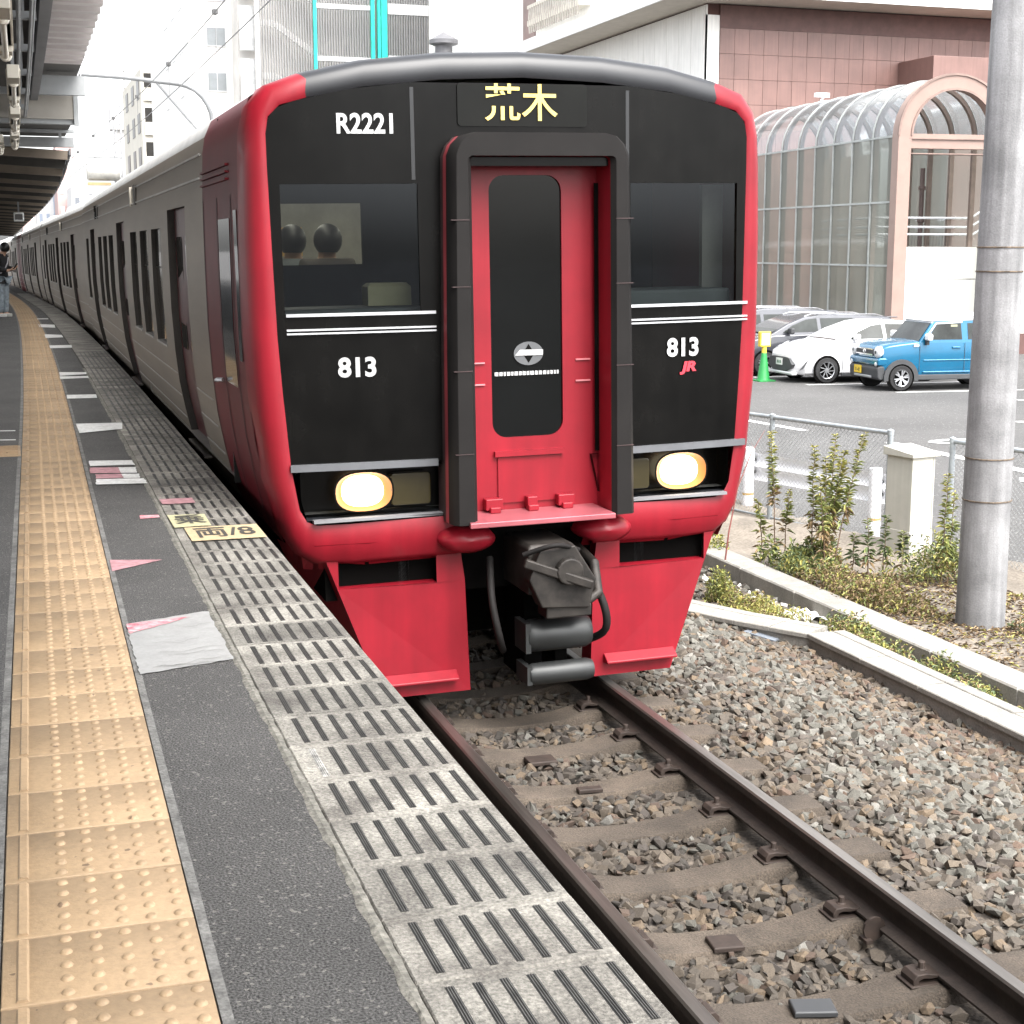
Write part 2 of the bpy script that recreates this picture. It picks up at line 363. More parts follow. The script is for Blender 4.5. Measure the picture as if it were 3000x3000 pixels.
# tactile paving: every block its own object
def tact_mesh(lo):
    b = MB(); b.box(.0025, .3975, -.1458, .1458, -.02, .004, 0, ch=.003)
    b.prism([(.030, .0035), (.056, .0035), (.051, .0095), (.035, .0095)], 'y', -.135, .135)
    n = 5 if lo else 10
    for i in range(5):
        for j in range(5):
            cx, cy = .128 + .0605 * i, -.12 + .06 * j
            b.lathe([(.0145, .0035), (.0105, .0085), (.006, .0098), (.0001, .010)], (cx, cy, 0), n)
    return b
tp = thing('tactile_paving', None, None, kind='structure')
th = tact_mesh(0).build('tactile_block', tact_m, tp, smooth=50); tl = tact_mesh(1).build('tactile_block', tact_m, tp, smooth=50)
first = {0: 1, 1: 1}
for k in range(-7, 190):
    y = 2.8326 + .3 * k + .15; lo = 1 if y > 14 else 0; src = tl if lo else th
    o = src if first[lo] else inst(src); first[lo] = 0
    o.location = (TX0 + ct(y), y, zz(y) + random.uniform(-.0012, .0008)); o.rotation_euler = (random.uniform(-.002, .002), 0, -slope(ct, y) + random.uniform(-.002, .002))
# guiding branch to the left at y about 11.3
b = MB(); b.box(-.1475, .1475, -.1475, .1475, -.02, .004, 0, ch=.003)
for i in range(4): b.prism(rrect(-.13, .13, -.105 + .07 * i - .0 - .011, -.105 + .07 * i + .011, .01), 'z', .003, .0095)
gb = b.build('guiding_block', tact_m, tp, smooth=40)
n = 0
for i in range(8):
    for j in (0, 1):
        o = gb if n == 0 else inst(gb); n += 1
        o.location = (TX0 + ct(11.3) - .155 - .3 * i, 11.15 + .3 * j, .0)

# edge slabs with rubber grip strips
pe = thing('platform_edge', None, None, kind='structure')
def slab_mesh(grips):
    b = MB(); b.box(-.435, 0, -.1485, .1485, -.07, .003, 0, ch=.004)
    if grips:
        for i in range(7):
            x = -.435 + .059 + .0565 * i
            b.box(x - .009, x + .009, -.122, .118, .001, .0042, 1)
    return b
def grip_mesh(m=0):
    b = MB(); b.box(-.0095, .0095, -.122, .118, .001, .0036, 0)
    for q in (-.0055, 0, .0055): b.box(q - .0011, q + .0011, -.121, .117, .0036, .0056, 1)
    return b
sl_h = slab_mesh(0).build('edge_slab', edge_m, pe); sl_g = slab_mesh(1).build('edge_slab', [edge_m, grip_m], pe); sl_p = inst(sl_h, 'edge_slab')
gr = grip_mesh().build('grip_strip', [grip_m, grip_r], sl_h); grw = grip_mesh().build('grip_strip', [grip_w, grip_w], sl_h)
used = set()
for k in range(-8, 180):
    y = 2.6805 + .2995 * k + .15
    kind = 'h' if k < 35 else ('g' if y < 22 else 'p'); src = {'h': sl_h, 'g': sl_g, 'p': sl_p}[kind]
    o = src if kind not in used else inst(src); used.add(kind)
    o.location = (EX + cc(y), y, zz(y) + random.uniform(-.001, .001)); o.rotation_euler = (0, 0, -slope(cc, y) + random.uniform(-.0015, .0015))
    if kind == 'h':
        for i in range(7):
            s0 = grw if (k == 4 and i == 0) else gr
            if s0 is gr and k == -8 and i == 0: g = gr
            elif s0 is grw: g = grw
            else: g = inst(gr)
            g.parent = o; g.location = (-.435 + .059 + .0565 * i, 0, 0)

# painted marks on the platform (flat, a few mm above the asphalt)
pm = thing('platform_markings', None, None, kind='structure')
def mark(name, pts, m, z=.004, parent=pm, jag=0.):
    b = MB(); P = []
    k = len(pts)
    for i in range(k):
        a, c = Vector(pts[i]), Vector(pts[(i + 1) % k]); n = max(1, int((c - a).length / .03)) if jag else 1
        for j in range(n):
            q = a.lerp(c, j / n); P.append((q.x + random.uniform(-jag, jag), q.y + random.uniform(-jag, jag), z + zz(q.y)))
    b.add(P, [tuple(range(len(P)))]); return b.build(name, m, parent)
mark('white_patch', [(.352, 5.1), (.684, 5.2), (.684, 5.95), (.66, 5.95), (.358, 5.83)], white_crack, jag=.004)
mark('worn_triangle', [(.36, 5.825), (.61, 5.87), (.36, 5.67)], red_paint, z=.0065, jag=.004)
mark('pink_triangle', [(.375, 7.11), (.61, 7.04), (.37, 6.85)], pink_paint)
for q in ([(.45, 10.56), (.73, 10.51), (.735, 10.27), (.445, 10.30)], [(.45, 9.69), (.74, 9.64), (.745, 9.42), (.44, 9.46)], [(.46, 12.88), (.83, 12.85), (.80, 12.40), (.46, 12.21)],
          [(.48, 15.5), (.76, 15.47), (.75, 15.1), (.47, 15.11)], [(.50, 18.42), (.80, 18.33), (.79, 18.05), (.49, 17.9)], [(.485, 17.8), (.79, 17.75), (.79, 17.5), (.48, 17.45)], [(.52, 23.65), (.84, 23.67), (.82, 23.01), (.51, 22.97)],
          [(.52, 26.84), (.79, 26.56), (.79, 25.81), (.51, 25.71)], [(.49, 30.66), (.78, 30.32), (.76, 29.12), (.49, 29.44)], [(.51, 33.3), (.73, 33.3), (.73, 32.9), (.5, 32.9)]):
    mark('white_bar', q, white_paint, z=.0075, jag=.003 if q[0][1] < 12 else 0)
mark('pink_bar', [(.44, 10.25), (.62, 10.21), (.62, 9.94), (.43, 9.99)], pink_paint, jag=.003); mark('white_bar', [(.621, 10.21), (.73, 10.18), (.72, 9.92), (.621, 9.94)], white_paint, jag=.002)
mark('pink_bar', [(.46, 9.93), (.62, 9.90), (.62, 9.71), (.455, 9.74)], pink_paint, jag=.003); mark('white_bar', [(.621, 9.90), (.73, 9.87), (.72, 9.68), (.621, 9.71)], white_paint, jag=.002)
mark('red_dash', [(.605, 8.285), (.705, 8.27), (.705, 8.19), (.60, 8.175)], red_paint, z=.0045)
mark('white_line', [(-.6, 12.70), (-.018, 12.59), (-.018, 12.53), (-.6, 12.64)], white_paint); mark('white_line', [(-.6, 12.09), (-.018, 11.98), (-.018, 11.92), (-.6, 12.03)], white_paint)
mark('pale_tape', [(.755, 8.76), (.94, 8.76), (.94, 8.58), (.755, 8.58)], pink_paint, z=.0105)
sa = mark('lime_sticker', [(.745, 8.21), (.942, 8.19), (.935, 7.83), (.745, 7.82)], stk_g, z=.0105)
sb = mark('yellow_sticker', [(.79, 7.80), (1.165, 7.80), (1.16, 7.42), (.79, 7.42)], stk_y, z=.0105)
def flat_text(body, size, cx, cy, rot, m, parent, sx=1., sy=1., z=.0125, bold=.004):
    vs, fs = text_mb(body, size, bold=bold); b = MB()
    b.add([(cx + (x * sx) * cos(rot) - (y * sy) * sin(rot), cy + (x * sx) * sin(rot) + (y * sy) * cos(rot), z) for x, y, _ in vs], fs); return b.build('lettering', m, parent)
flat_text('両/8', .24, .975, 7.61, 0, ink, sb, sx=.72, sy=1.25)
flat_text('乗', .22, .845, 8.02, 0, ink, sa, sx=.75, sy=1.3)
# fine cracks in the white patch
for i in range(9):
    x, y = random.uniform(.37, .6), random.uniform(5.15, 5.75); pts = [(x, y)]
    for j in range(7): x += random.uniform(.01, .05); y += random.uniform(-.03, .03); pts.append((min(x, .675), y))
    b = MB()
    for p, q in zip(pts[:-1], pts[1:]): b.quad((p[0], p[1] - .0016, .0068), (q[0], q[1] - .0016, .0068), (q[0], q[1] + .0016, .0068), (p[0], p[1] + .0016, .0068))
    b.build('crack', crack_m, pm)

# ------------------------------------------------------------------ ground, track
def gz_right(x):                                            # ground height right of the track
    return -1.65 if x > 8.6 else -1.53
b = MB()
b.quad((-400, -300, -1.68), (600, -300, -1.68), (600, 900, -1.68), (-400, 900, -1.68)); tag(b.build('ground', lot_asph), kind='structure')
b = MB()
prof = [(-2.0, -1.44), (-1.5, -1.37), (-.95, -1.335), (-.45, -1.340), (0, -1.348), (.45, -1.340), (.95, -1.318), (1.5, -1.325), (2.0, -1.395), (2.7, -1.545), (3.2, -1.60), (3.6, -1.61)]
for y0, y1 in zip(YS[:-1], YS[1:]):
    for (a0, z0), (a1, z1) in zip(prof[:-1], prof[1:]):
        X = lambda a, y: TCX + a + cc(y)
        b.quad((X(a0, y0), y0, z0 + zz(y0)), (X(a1, y0), y0, z1 + zz(y0)), (X(a1, y1), y1, z1 + zz(y1)), (X(a0, y1), y1, z0 + zz(y1)))
bed = b.build('ballast_bed', mat('bed_dust', (.10, .082, .066), .95, var=.25, vs=6, fine=.5, fs=50, bump=1, bs=40)); tag(bed, kind='structure')

track = thing('railway_track', None, None, kind='structure')
RP = [(-.0635, -.153), (.0635, -.153), (.0635, -.143), (.012, -.122), (.0075, -.112), (.0075, -.052), (.0325, -.037), (.0325, -.008), (.024, 0), (-.024, 0), (-.0325, -.008), (-.0325, -.037), (-.0075, -.052), (-.0075, -.112), (-.012, -.122), (-.0635, -.143)]
RM = [0] * 16; RM[7] = RM[8] = RM[9] = 1
for sx, dz in ((-1, 0.), (1, .012)):
    b = MB(); b.sweep(RP, [(TCX + sx * (.5335 + .0325) + cc(y), y, RT + dz + zz(y)) for y in YS], RM); b.build('rail', [rail_side, rail_top], track, smooth=35)
# sleepers with fastening clips
b = MB()
sec = lambda w, zt: [(-w - .03, -1.47), (w + .03, -1.47), (w + .012, zt - .02), (w, zt), (-w, zt), (-w - .012, zt - .02)]
st = [(-1.0, .09, -1.283), (-.75, .10, -1.277), (-.42, .10, -1.277), (-.25, .092, -1.303), (0, .088, -1.315), (.25, .092, -1.303), (.42, .10, -1.272), (.75, .10, -1.268), (1.0, .09, -1.275)]
o0 = len(b.v)
for x, w, zt in st:
    for yy, zq in sec(w, zt): b.v.append((x, yy, zq))
for i in range(len(st) - 1):
    for j in range(6): b.f.append((i * 6 + j, i * 6 + (j + 1) % 6, i * 6 + 6 + (j + 1) % 6, i * 6 + 6 + j)); b.m.append(0)
b.f += [tuple(range(6)), tuple(range(48, 54))]; b.m += [0, 0]
slp = b.build('sleeper', sleeper_m, track, smooth=30)
b = MB()
b.prism([(-.075, -.012), (-.075, .012), (-.06, .03), (-.02, .032), (.02, .022), (.05, .022), (.05, .012), (.0, .008), (-.03, .014), (-.05, .008), (-.052, -.012)], 'y', -.045, .045)
b.lathe([(.022, .024), (.022, .034), (.014, .034), (.014, .062), (.0001, .064)], (-.015, 0, 0), 8)
b.box(-.09, .03, -.055, .055, -.016, -.008)
clip = b.build('rail_clip', clip_m, slp, smooth=35, bevel=.003)
nslp = 0
for k in range(-6, 120):
    y = 4.53 + .595 * k
    if y < 1: continue
    o = slp if nslp == 0 else inst(slp); nslp += 1
    o.location = (TCX + cc(y), y, zz(y) + random.uniform(-.006, .004)); o.rotation_euler = (0, 0, -slope(cc, y) + random.uniform(-.008, .008))
    if y < 13:
        for j, (cx, rz, dz) in enumerate(((.5335 + .0325 - .0635 - .03, 0, .002), (.566 + .0635 + .03, pi, .002), (-(.566 - .0635 - .03), pi, -.008), (-(.566 + .0935), 0, -.008))):
            c = clip if (nslp == 1 and j == 0) else inst(clip)
            c.parent = o; c.location = (cx, 0, -1.262 + dz); c.rotation_euler = (0, 0, rz)
# joint bar stub + loose plates
b = MB(); b.lathe([(.0001, -.006), (.05, -.006), (.05, .006), (.0001, .006)], (0, 0, 0), 12, axis='y'); b.box(-.05, -.02, -.03, .03, -.05, -.035)
o = b.build('rail_anchor', clip_m); o.location = (TCX + .566 - .085 + cc(4.85), 4.90, -1.245); tag(o, 'small round rusty lug against the foot of the right rail', 'rail anchor')
for (px, py, w, l, rz, lab, mm) in ((2.65, 4.50, .16, .10, -.25, 'flat dark grey steel plate lying on the nearest sleeper', mat('plate_dark', (.05, .052, .055), .5, metal=.3)),
                                    (2.575, 5.07, .13, .11, -.1, 'rusty brown plate on the pale sleeper with loose stones', clip_m), (2.69, 6.86, .13, .05, -.05, 'narrow rusty plate at the back edge of a middle sleeper', clip_m),
                                    (2.60, 7.36, .16, .11, .02, 'rusty plate on the sleeper nearest the train', clip_m)):
    b = MB(); b.box(-w / 2, w / 2, -l / 2, l / 2, 0, .022, 0, ch=.004); o = b.build('steel_plate', mm, bevel=.003); o.location = (px, py, -1.311); o.rotation_euler = (.03, .02, rz); tag(o, lab, 'steel plate', 'loose plates on the sleepers')

# ------------------------------------------------------------------ ballast stones (uncountable)
import bmesh
protos = []
for i in range(28):
    bm = bmesh.new(); sx, sy, sz = 1, random.uniform(.6, .95), random.uniform(.36, .70); P8 = [Vector((a, b_, c_)) for a in (-1, 1) for b_ in (-1, 1) for c_ in (-1, 1)]; random.shuffle(P8)
    for v in P8[:random.choice((6, 7, 8, 8))] + [q_ for q_ in (Vector([(s_ * random.uniform(1.1, 1.5) if k_ == a_ else random.uniform(-.6, .6)) for k_ in range(3)]) for a_ in range(3) for s_ in (-1, 1)) if random.random() < .75]:
        v = Vector([q + random.uniform(-.26, .26) for q in v]) * .67; bm.verts.new((v.x * sx, v.y * sy, v.z * sz))
    bmesh.ops.convex_hull(bm, input=bm.verts); loose = [v for v in bm.verts if not v.link_faces]; bmesh.ops.delete(bm, geom=loose, context='VERTS')
    bm.verts.ensure_lookup_table(); bm.faces.ensure_lookup_table()
    for k, v in enumerate(bm.verts): v.index = k
    protos.append((np.array([v.co[:] for v in bm.verts]), np.array([[v.index for v in f_.verts] for f_ in bm.faces]))); bm.free()
PX = np.array([p[0] for p in prof]); PZ = np.array([p[1] for p in prof])
PAL = np.array([(.20, .165, .13), (.25, .20, .15), (.15, .125, .105), (.30, .22, .145), (.225, .212, .18), (.265, .255, .22), (.22, .15, .11), (.37, .35, .31), (.10, .085, .07)])
def pal_w(dx):
    if dx < .52: return [.26, .2, .2, .12, .07, .02, .05, .02, .06]
    if dx < 1.15: return [.26, .24, .14, .14, .1, .04, .05, .03, .0]
    if dx < 1.65: return [.24, .16, .16, .06, .18, .10, .03, .05, .02]
    if dx < 2.25: return [.13, .10, .07, .06, .29, .24, .04, .07, 0]
    return [.18, .22, .10, .18, .10, .07, .12, .03, 0]
VV, FF, TT = [], [], []; voff = 0
def stones(x0, x1, y0, y1, dens, smin, smax, rel=True, zfn=None, lift=0., pale=0., avoid=None):
    global voff
    n = int((x1 - x0) * (y1 - y0) * dens)
    for _ in range(n):
        dx, y = random.uniform(x0, x1), random.uniform(y0, y1); x = (TCX + dx + cc(y)) if rel else dx
        if avoid and avoid(x, y): continue
        s = random.uniform(smin, smax)
        if rel:
            k = (y - 4.53) / .595; fr = abs(k - round(k)) * .595
            if abs(dx) < 1.03 and fr < .105 and random.random() > (.012 if abs(dx) < .7 else .10): continue
            if abs(abs(dx) - .566) < .085: continue
            if abs(abs(dx) - .566) < .11 and random.random() < .4: continue
            if abs(dx) < 1.05 and fr < .16: s *= .8
            z = float(np.interp(dx, PX, PZ)) + zz(y)
        else: z = zfn(x, y)
        z += random.uniform(-.012, .026) + lift
        P, F = random.choice(protos)
        a, b_, c_ = random.uniform(0, 6.28), random.gauss(0, .45), random.gauss(0, .45)
        Rm = np.array((Matrix.Rotation(a, 3, 'Z') @ Matrix.Rotation(b_, 3, 'X') @ Matrix.Rotation(c_, 3, 'Y')))
        VV.append(P @ Rm.T * s + np.array((x, y, z))); FF.append(F + voff); voff += len(P)
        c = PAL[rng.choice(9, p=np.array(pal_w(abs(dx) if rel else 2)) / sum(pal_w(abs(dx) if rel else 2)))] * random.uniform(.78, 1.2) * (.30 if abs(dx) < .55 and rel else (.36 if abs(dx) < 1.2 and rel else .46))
        if random.random() < pale: c = np.array((.62, .60, .56)) * random.uniform(.8, 1)
        TT.append(np.tile(np.append(c, 1), (len(P), 1)))
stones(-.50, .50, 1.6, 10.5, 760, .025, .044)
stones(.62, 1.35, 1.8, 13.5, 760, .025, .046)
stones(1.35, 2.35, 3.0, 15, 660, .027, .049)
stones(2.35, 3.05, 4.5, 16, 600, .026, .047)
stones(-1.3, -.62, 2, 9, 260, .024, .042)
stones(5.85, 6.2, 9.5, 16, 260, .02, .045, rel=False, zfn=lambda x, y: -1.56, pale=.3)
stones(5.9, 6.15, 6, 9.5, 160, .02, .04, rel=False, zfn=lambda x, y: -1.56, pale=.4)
def big_mesh(name, VV, FF, TT, m):
    V = np.concatenate(VV).astype(np.float32); F = np.concatenate(FF).astype(np.int32)
    me = bpy.data.meshes.new(name); me.vertices.add(len(V)); me.vertices.foreach_set('co', V.ravel())
    k = F.shape[1]; me.loops.add(F.size); me.loops.foreach_set('vertex_index', F.ravel())
    me.polygons.add(len(F)); me.polygons.foreach_set('loop_start', np.arange(0, F.size, k, dtype=np.int32)); me.polygons.foreach_set('loop_total', np.full(len(F), k, dtype=np.int32))
    me.update(calc_edges=True)
    if TT is not None:
        at = me.color_attributes.new('tint', 'FLOAT_COLOR', 'POINT'); at.data.foreach_set('color', np.concatenate(TT).astype(np.float32).ravel())
    me.materials.append(m); me.validate(); me.shade_flat()
    o = bpy.data.objects.new(name, me); COL.objects.link(o); return o
tag(big_mesh('ballast', VV, FF, TT, stone_m), 'crushed stone ballast between the rails and up to the concrete trough', 'ballast', kind='stuff')

# ------------------------------------------------------------------ cable trough, kerb, verge
tr_path = [(5.60, -1), (5.60, 7.58), (5.585, 9.0), (5.575, 9.74), (5.40, 10.02), (5.23, 10.29), (4.98, 10.8), (4.60, 11.7), (4.25, 12.8), (4.05, 14), (3.98, 17), (3.95, 40)]
def path_pts(path, step):
    out = [Vector(path[0])]; 
    for a, c in zip(path[:-1], path[1:]):
        a, c = Vector(a), Vector(c); n = max(1, round((c - a).length / step))
        for i in range(1, n + 1): out.append(a.lerp(c, i / n))
    return out
ct_th = thing('cable_trough', 'pale concrete cable trough with lids along the edge of the ballast', 'cable trough', (5.6, 8, -1.42))
ct_off = Vector((5.6, 8, -1.42))
def ribbon_prism(b, P, o0, o1, z0, z1, m=0, ch=.0):
    n = []
    for i, p in enumerate(P):
        d = (P[min(i + 1, len(P) - 1)] - P[max(i - 1, 0)]).normalized(); n.append(Vector((d.y, -d.x)))
    for i in range(len(P) - 1):
        a0, a1, c0, c1 = P[i] + n[i] * o0, P[i] + n[i] * o1, P[i + 1] + n[i + 1] * o0, P[i + 1] + n[i + 1] * o1
        vs = [(*a0, z0), (*a1, z0), (*c1, z0), (*c0, z0)]
        in_ = ch
        A0, A1, C0, C1 = P[i] + n[i] * (o0 + in_), P[i] + n[i] * (o1 - in_), P[i + 1] + n[i + 1] * (o0 + in_), P[i + 1] + n[i + 1] * (o1 - in_)
        vs += [(*a0, z1 - ch), (*a1, z1 - ch), (*c1, z1 - ch), (*c0, z1 - ch), (*A0, z1), (*A1, z1), (*C1, z1), (*C0, z1)]
        b.add(vs, [(0, 1, 5, 4), (1, 2, 6, 5), (2, 3, 7, 6), (3, 0, 4, 7), (4, 5, 9, 8), (5, 6, 10, 9), (6, 7, 11, 10), (7, 4, 8, 11), (8, 9, 10, 11)], m)
PP = path_pts(tr_path, .6)
b = MB(); ribbon_prism(b, PP, .01, .29, -1.75, -1.455, 0, .0)
o = b.build('trough_body', conc, ct_th); o.location = -ct_off
firstlid = None
for i in range(len(PP) - 1):
    if PP[i].y < 3 or PP[i].y > 20: continue
    for (o0, o1) in ((-.012, .205), (.213, .312)):
        d = (PP[i + 1] - PP[i]).normalized() * .004
        b = MB(); ribbon_prism(b, [PP[i] + d, PP[i + 1] - d], o0, o1, -1.452, -1.415 - random.random() * .004, 0, .006)
        o = b.build('trough_lid', conc, ct_th); o.location = -ct_off
kerb = thing('kerb', 'long white concrete kerb in front of the weeds and the pole', 'kerb', (6.3, 9, -1.6))
for i in range(-3, 34):
    y0 = 4.0 + 1.0 * i if i >= 0 else 4 + i
    b = MB(); b.box(-.155, .125, y0 + .006 - 9, y0 + .994 - 9, -.2, .195 - random.random() * .004, 0, ch=.012)
    o = b.build('kerb_block', conc, kerb); o.rotation_euler = (0, 0, 0); o.location = (.015 * (4 - i) * .6 / 4 if i < 5 else 0, 0, 0)
# verge sheet between kerb and fence: bumpy sandy ground
b = MB(); nx, ny = 26, 80; x0, x1, y0, y1 = 6.4, 9.4, 5.0, 24.0
def vz(x, y):
    t = min(1, max(0, (x - 6.4) / .6)); h = -1.50 + .07 * t * sin(x * 2.3 + y * 1.1) * .6 + .05 * sin(y * 2.1 + x * 3) * t
    return h - .10 * min(1, max(0, (x - 7.9) / 1.2))
g = [[(x0 + (x1 - x0) * i / nx, y0 + (y1 - y0) * j / ny) for i in range(nx + 1)] for j in range(ny + 1)]
for j in range(ny):
    for i in range(nx):
        q = [g[j][i], g[j][i + 1], g[j + 1][i + 1], g[j + 1][i]]
        xx = q[0][0]; lim = 8.28 + (14.9 - q[0][1]) * .25
        if xx > lim + .1: continue
        b.add([(p[0], p[1], vz(*p)) for p in q], [(0, 1, 2, 3)])
tag(b.build('verge_ground', sandy, smooth=80), kind='structure')
b = MB(); b.quad((5.75, -2, -1.565), (6.18, -2, -1.565), (6.18, 30, -1.565), (5.75, 30, -1.565)); b.quad((5.2, 10.2, -1.566), (5.9, 9.7, -1.566), (6.18, 30, -1.566), (4.1, 30, -1.566)); tag(b.build('soil_strip', soil), kind='structure')

# ------------------------------------------------------------------ vegetation
def leaf_mat(n, c): return mat(n, c, .6, var=.22, vs=9, rnd=.1)
lf_a = leaf_mat('leaf_green', (.23, .26, .08)); lf_b = leaf_mat('leaf_yellow', (.40, .37, .10)); lf_c = leaf_mat('leaf_dark', (.11, .15, .06)); lf_d = leaf_mat('leaf_dry', (.30, .21, .11)); stem_m = mat('stem_brown', (.16, .10, .065), .8); dry_m = mat('dry_stem', (.22, .17, .12), .9)
def leaf(b, p, d, L, w, m):
    d = d.normalized(); s = d.cross(Vector((0, 0, 1))); s = (s if s.length > .01 else Vector((1, 0, 0))).normalized(); up = s.cross(d)
    mid = p + d * L * .45 + up * L * .10; tip = p + d * L - Vector((0, 0, L * .22))
    b.add([p, mid + s * w, tip, mid - s * w], [(0, 1, 2), (0, 2, 3)], m)
def goldenrod(name, label, base, stems, hgt, seed, bare=.35, mats=(0, 1), group='tall weeds by the fence'):
    rs = random.Random(seed); t = thing(name, label, 'plant', base, group=group)
    for (ox, oy, h, lx, ly) in stems:
        b = MB(); l = MB(); pts = [Vector((ox, oy, -.05))]; n = 9
        for i in range(1, n + 1):
            q = i / n; pts.append(Vector((ox + lx * q ** 1.4 + rs.uniform(-.008, .008), oy + ly * q ** 1.4, h * q)))
        b.tube(pts, [.007 * (1 - .75 * i / n) for i in range(n + 1)], 5)
        for i in range(int(h * 170)):
            q = rs.uniform(bare if rs.random() > .12 else .1, 1.0); k = min(int(q * n), n - 1); p = pts[k].lerp(pts[k + 1], q * n - k); a = rs.uniform(0, 6.28)
            up = rs.uniform(.1, .8) if q > .5 else rs.uniform(-.6, .2); L = rs.uniform(.06, .13) * (1.15 - .62 * q)
            m = 3 if (q < bare + .12 and rs.random() < .7) else (mats[1] if (q > .8 and rs.random() < .6) or rs.random() < .18 else mats[0])
            leaf(l, p, Vector((cos(a), sin(a), up)), L, L * .14, m)
        b.build('stem', stem_m, t); l.build('foliage', [lf_a, lf_b, lf_c, lf_d], t, recalc=False)
    return t
goldenrod('goldenrod', 'tall yellow green goldenrod stems leaning in front of the chain-link fence', (6.95, 12.0, -1.5),
          [(-.02, .1, 1.15, .02, .05), (.1, .05, 1.25, .12, .1), (.14, -.05, 1.27, .36, .15), (.06, .0, 1.05, .0, .05), (.12, .1, 1.0, .2, 0), (.0, -.1, .9, -.05, .05), (.08, .02, 1.1, .22, .1)], 1.2, 3)
goldenrod('goldenrod', 'slim single goldenrod stem with bare lower stalk left of the goldenrod clump', (6.74, 12.5, -1.5), [(.02, 0, 1.24, -.02, .1), (-.06, .1, .6, -.05, 0), (.1, -.05, .7, .03, 0)], 1.2, 5, bare=.45)
goldenrod('goldenrod', 'dark green goldenrod with upright spikes between the cabinet and the pole', (7.78, 11.25, -1.5), [(-.02, .0, .98, .02, 0), (.12, .1, .80, .03, 0), (.2, -.05, .6, .05, 0), (.34, .1, .62, 0, 0)], 1.0, 8, bare=.12, mats=(0, 1))
goldenrod('goldenrod', 'short sparse weeds standing in front of the cabinet foot', (7.35, 11.8, -1.5), [(0, 0, .5, -.02, 0), (.17, .02, .52, .02, 0), (.3, -.1, .4, 0, 0), (-.1, .1, .35, 0, 0)], .5, 9, bare=.2, mats=(2, 0))
t = thing('dry_weed', 'single reddish brown dry stalk leaning right beside the train corner', 'plant', (6.15, 12.35, -1.5), group='tall weeds by the fence')
b = MB(); b.tube([(0, 0, -.1), (.05, .0, .35), (.18, .1, .75), (.36, .2, 1.05), (.55, .3, 1.25)], [.009, .008, .006, .004, .002], 5)
for i in range(16): q = random.uniform(.3, 1); b.tube([(.5 * q * q, .25 * q, 1.2 * q), (.5 * q * q + random.uniform(-.08, .08), .25 * q, 1.2 * q + .06)], .0015, 3)
b.build('stalk', mat('red_stalk', (.20, .06, .05), .8), t)
def clump(b, cx, cy, cz, rx, ry, h, n, ms, rs, L0=.035):
    for i in range(n):
        a = rs.uniform(0, 6.28); q = sqrt(rs.random()); x, y = cx + rx * q * cos(a), cy + ry * q * sin(a)
        lim = h * (1 - .75 * q * q) * rs.uniform(.2, 1); d = Vector((rs.gauss(0, 1), rs.gauss(0, 1), rs.uniform(.1, 1.6))); L = rs.uniform(.6, 1.5) * L0
        leaf(b, Vector((x, y, cz + lim)), d, L, L * .16, rs.choice(ms))
    for i in range(n // 14):
        a = rs.uniform(0, 6.28); q = sqrt(rs.random()); x, y = cx + rx * q * cos(a), cy + ry * q * sin(a)
        b.tube([(x, y, cz - .03), (x + rs.uniform(-.04, .04), y + rs.uniform(-.04, .04), cz + h * (1 - .6 * q) * rs.uniform(.5, 1.1))], .0018, 3, 3 if rs.random() < .5 else 0, cap=False)
rs = random.Random(4)
b = MB()
for i in range(34):                                          # along the kerb foot in front of the pole
    y = rs.uniform(6.2, 10.2); clump(b, 6.03 + rs.uniform(-.1, .12) + max(0, (y - 9.4)) * .1, y, -1.56, .13, .2, rs.uniform(.08, .26), rs.choice((90, 200, 320)), (0, 0, 1, 3, 2), rs, .04)
tag(b.build('grass', [lf_a, lf_b, lf_c, lf_d], recalc=False), 'low green weeds growing between the trough and the kerb', 'weeds', kind='stuff')
b = MB()
for i in range(16): clump(b, 5.72 + rs.uniform(-.25, .2), 10.75 + rs.uniform(-.28, .3), -1.56, .14, .14, rs.uniform(.1, .22), 300, (0, 1, 1, 1, 3), rs, .035)
for i in range(5): clump(b, 5.62 + rs.uniform(-.06, .06), 11.3 + rs.uniform(-.06, .1), -1.55, .09, .09, .32, 260, (0, 1, 0), rs, .04)
tag(b.build('moss', [lf_a, lf_b, lf_c, lf_d], recalc=False), 'yellow green moss patch between the trough and the kerb', 'moss', kind='stuff')
b = MB()
for i in range(20): clump(b, rs.uniform(6.5, 7.0), rs.uniform(10.0, 11.6), -1.5, .15, .2, rs.uniform(.10, .36), 170, (3, 3, 1, 0, 3), rs, .045)
for i in range(9): clump(b, rs.uniform(7.3, 8.1), rs.uniform(10.7, 11.7), -1.5, .16, .2, rs.uniform(.2, .6), 150, (0, 0, 1, 2), rs, .05)
for i in range(12): clump(b, rs.uniform(7.3, 7.9), rs.uniform(8.6, 9.6), -1.52, .16, .2, rs.uniform(.1, .25), 160, (3, 3, 2), rs, .05)
tag(b.build('dry_brush', [lf_a, lf_b, lf_c, lf_d], recalc=False), 'brown and green brush growing left of the concrete pole', 'brush', kind='stuff')
b = MB()
for i in range(13): clump(b, 6.75 + rs.uniform(-.25, .4), 12.0 + rs.uniform(-.3, .4), -1.5, .13, .13, rs.uniform(.15, .36), 230, (2, 0, 2, 0, 1), rs, .06)
for i in range(8): clump(b, 6.15 + rs.uniform(-.2, .3), 13.2 + rs.uniform(-.4, .8), -1.5, .15, .2, rs.uniform(.1, .3), 230, (0, 1, 1), rs, .06)
tag(b.build('undergrowth', [lf_a, lf_b, lf_c, lf_d], recalc=False), 'dark green undergrowth at the foot of the goldenrod', 'weeds', kind='stuff')
b = MB()
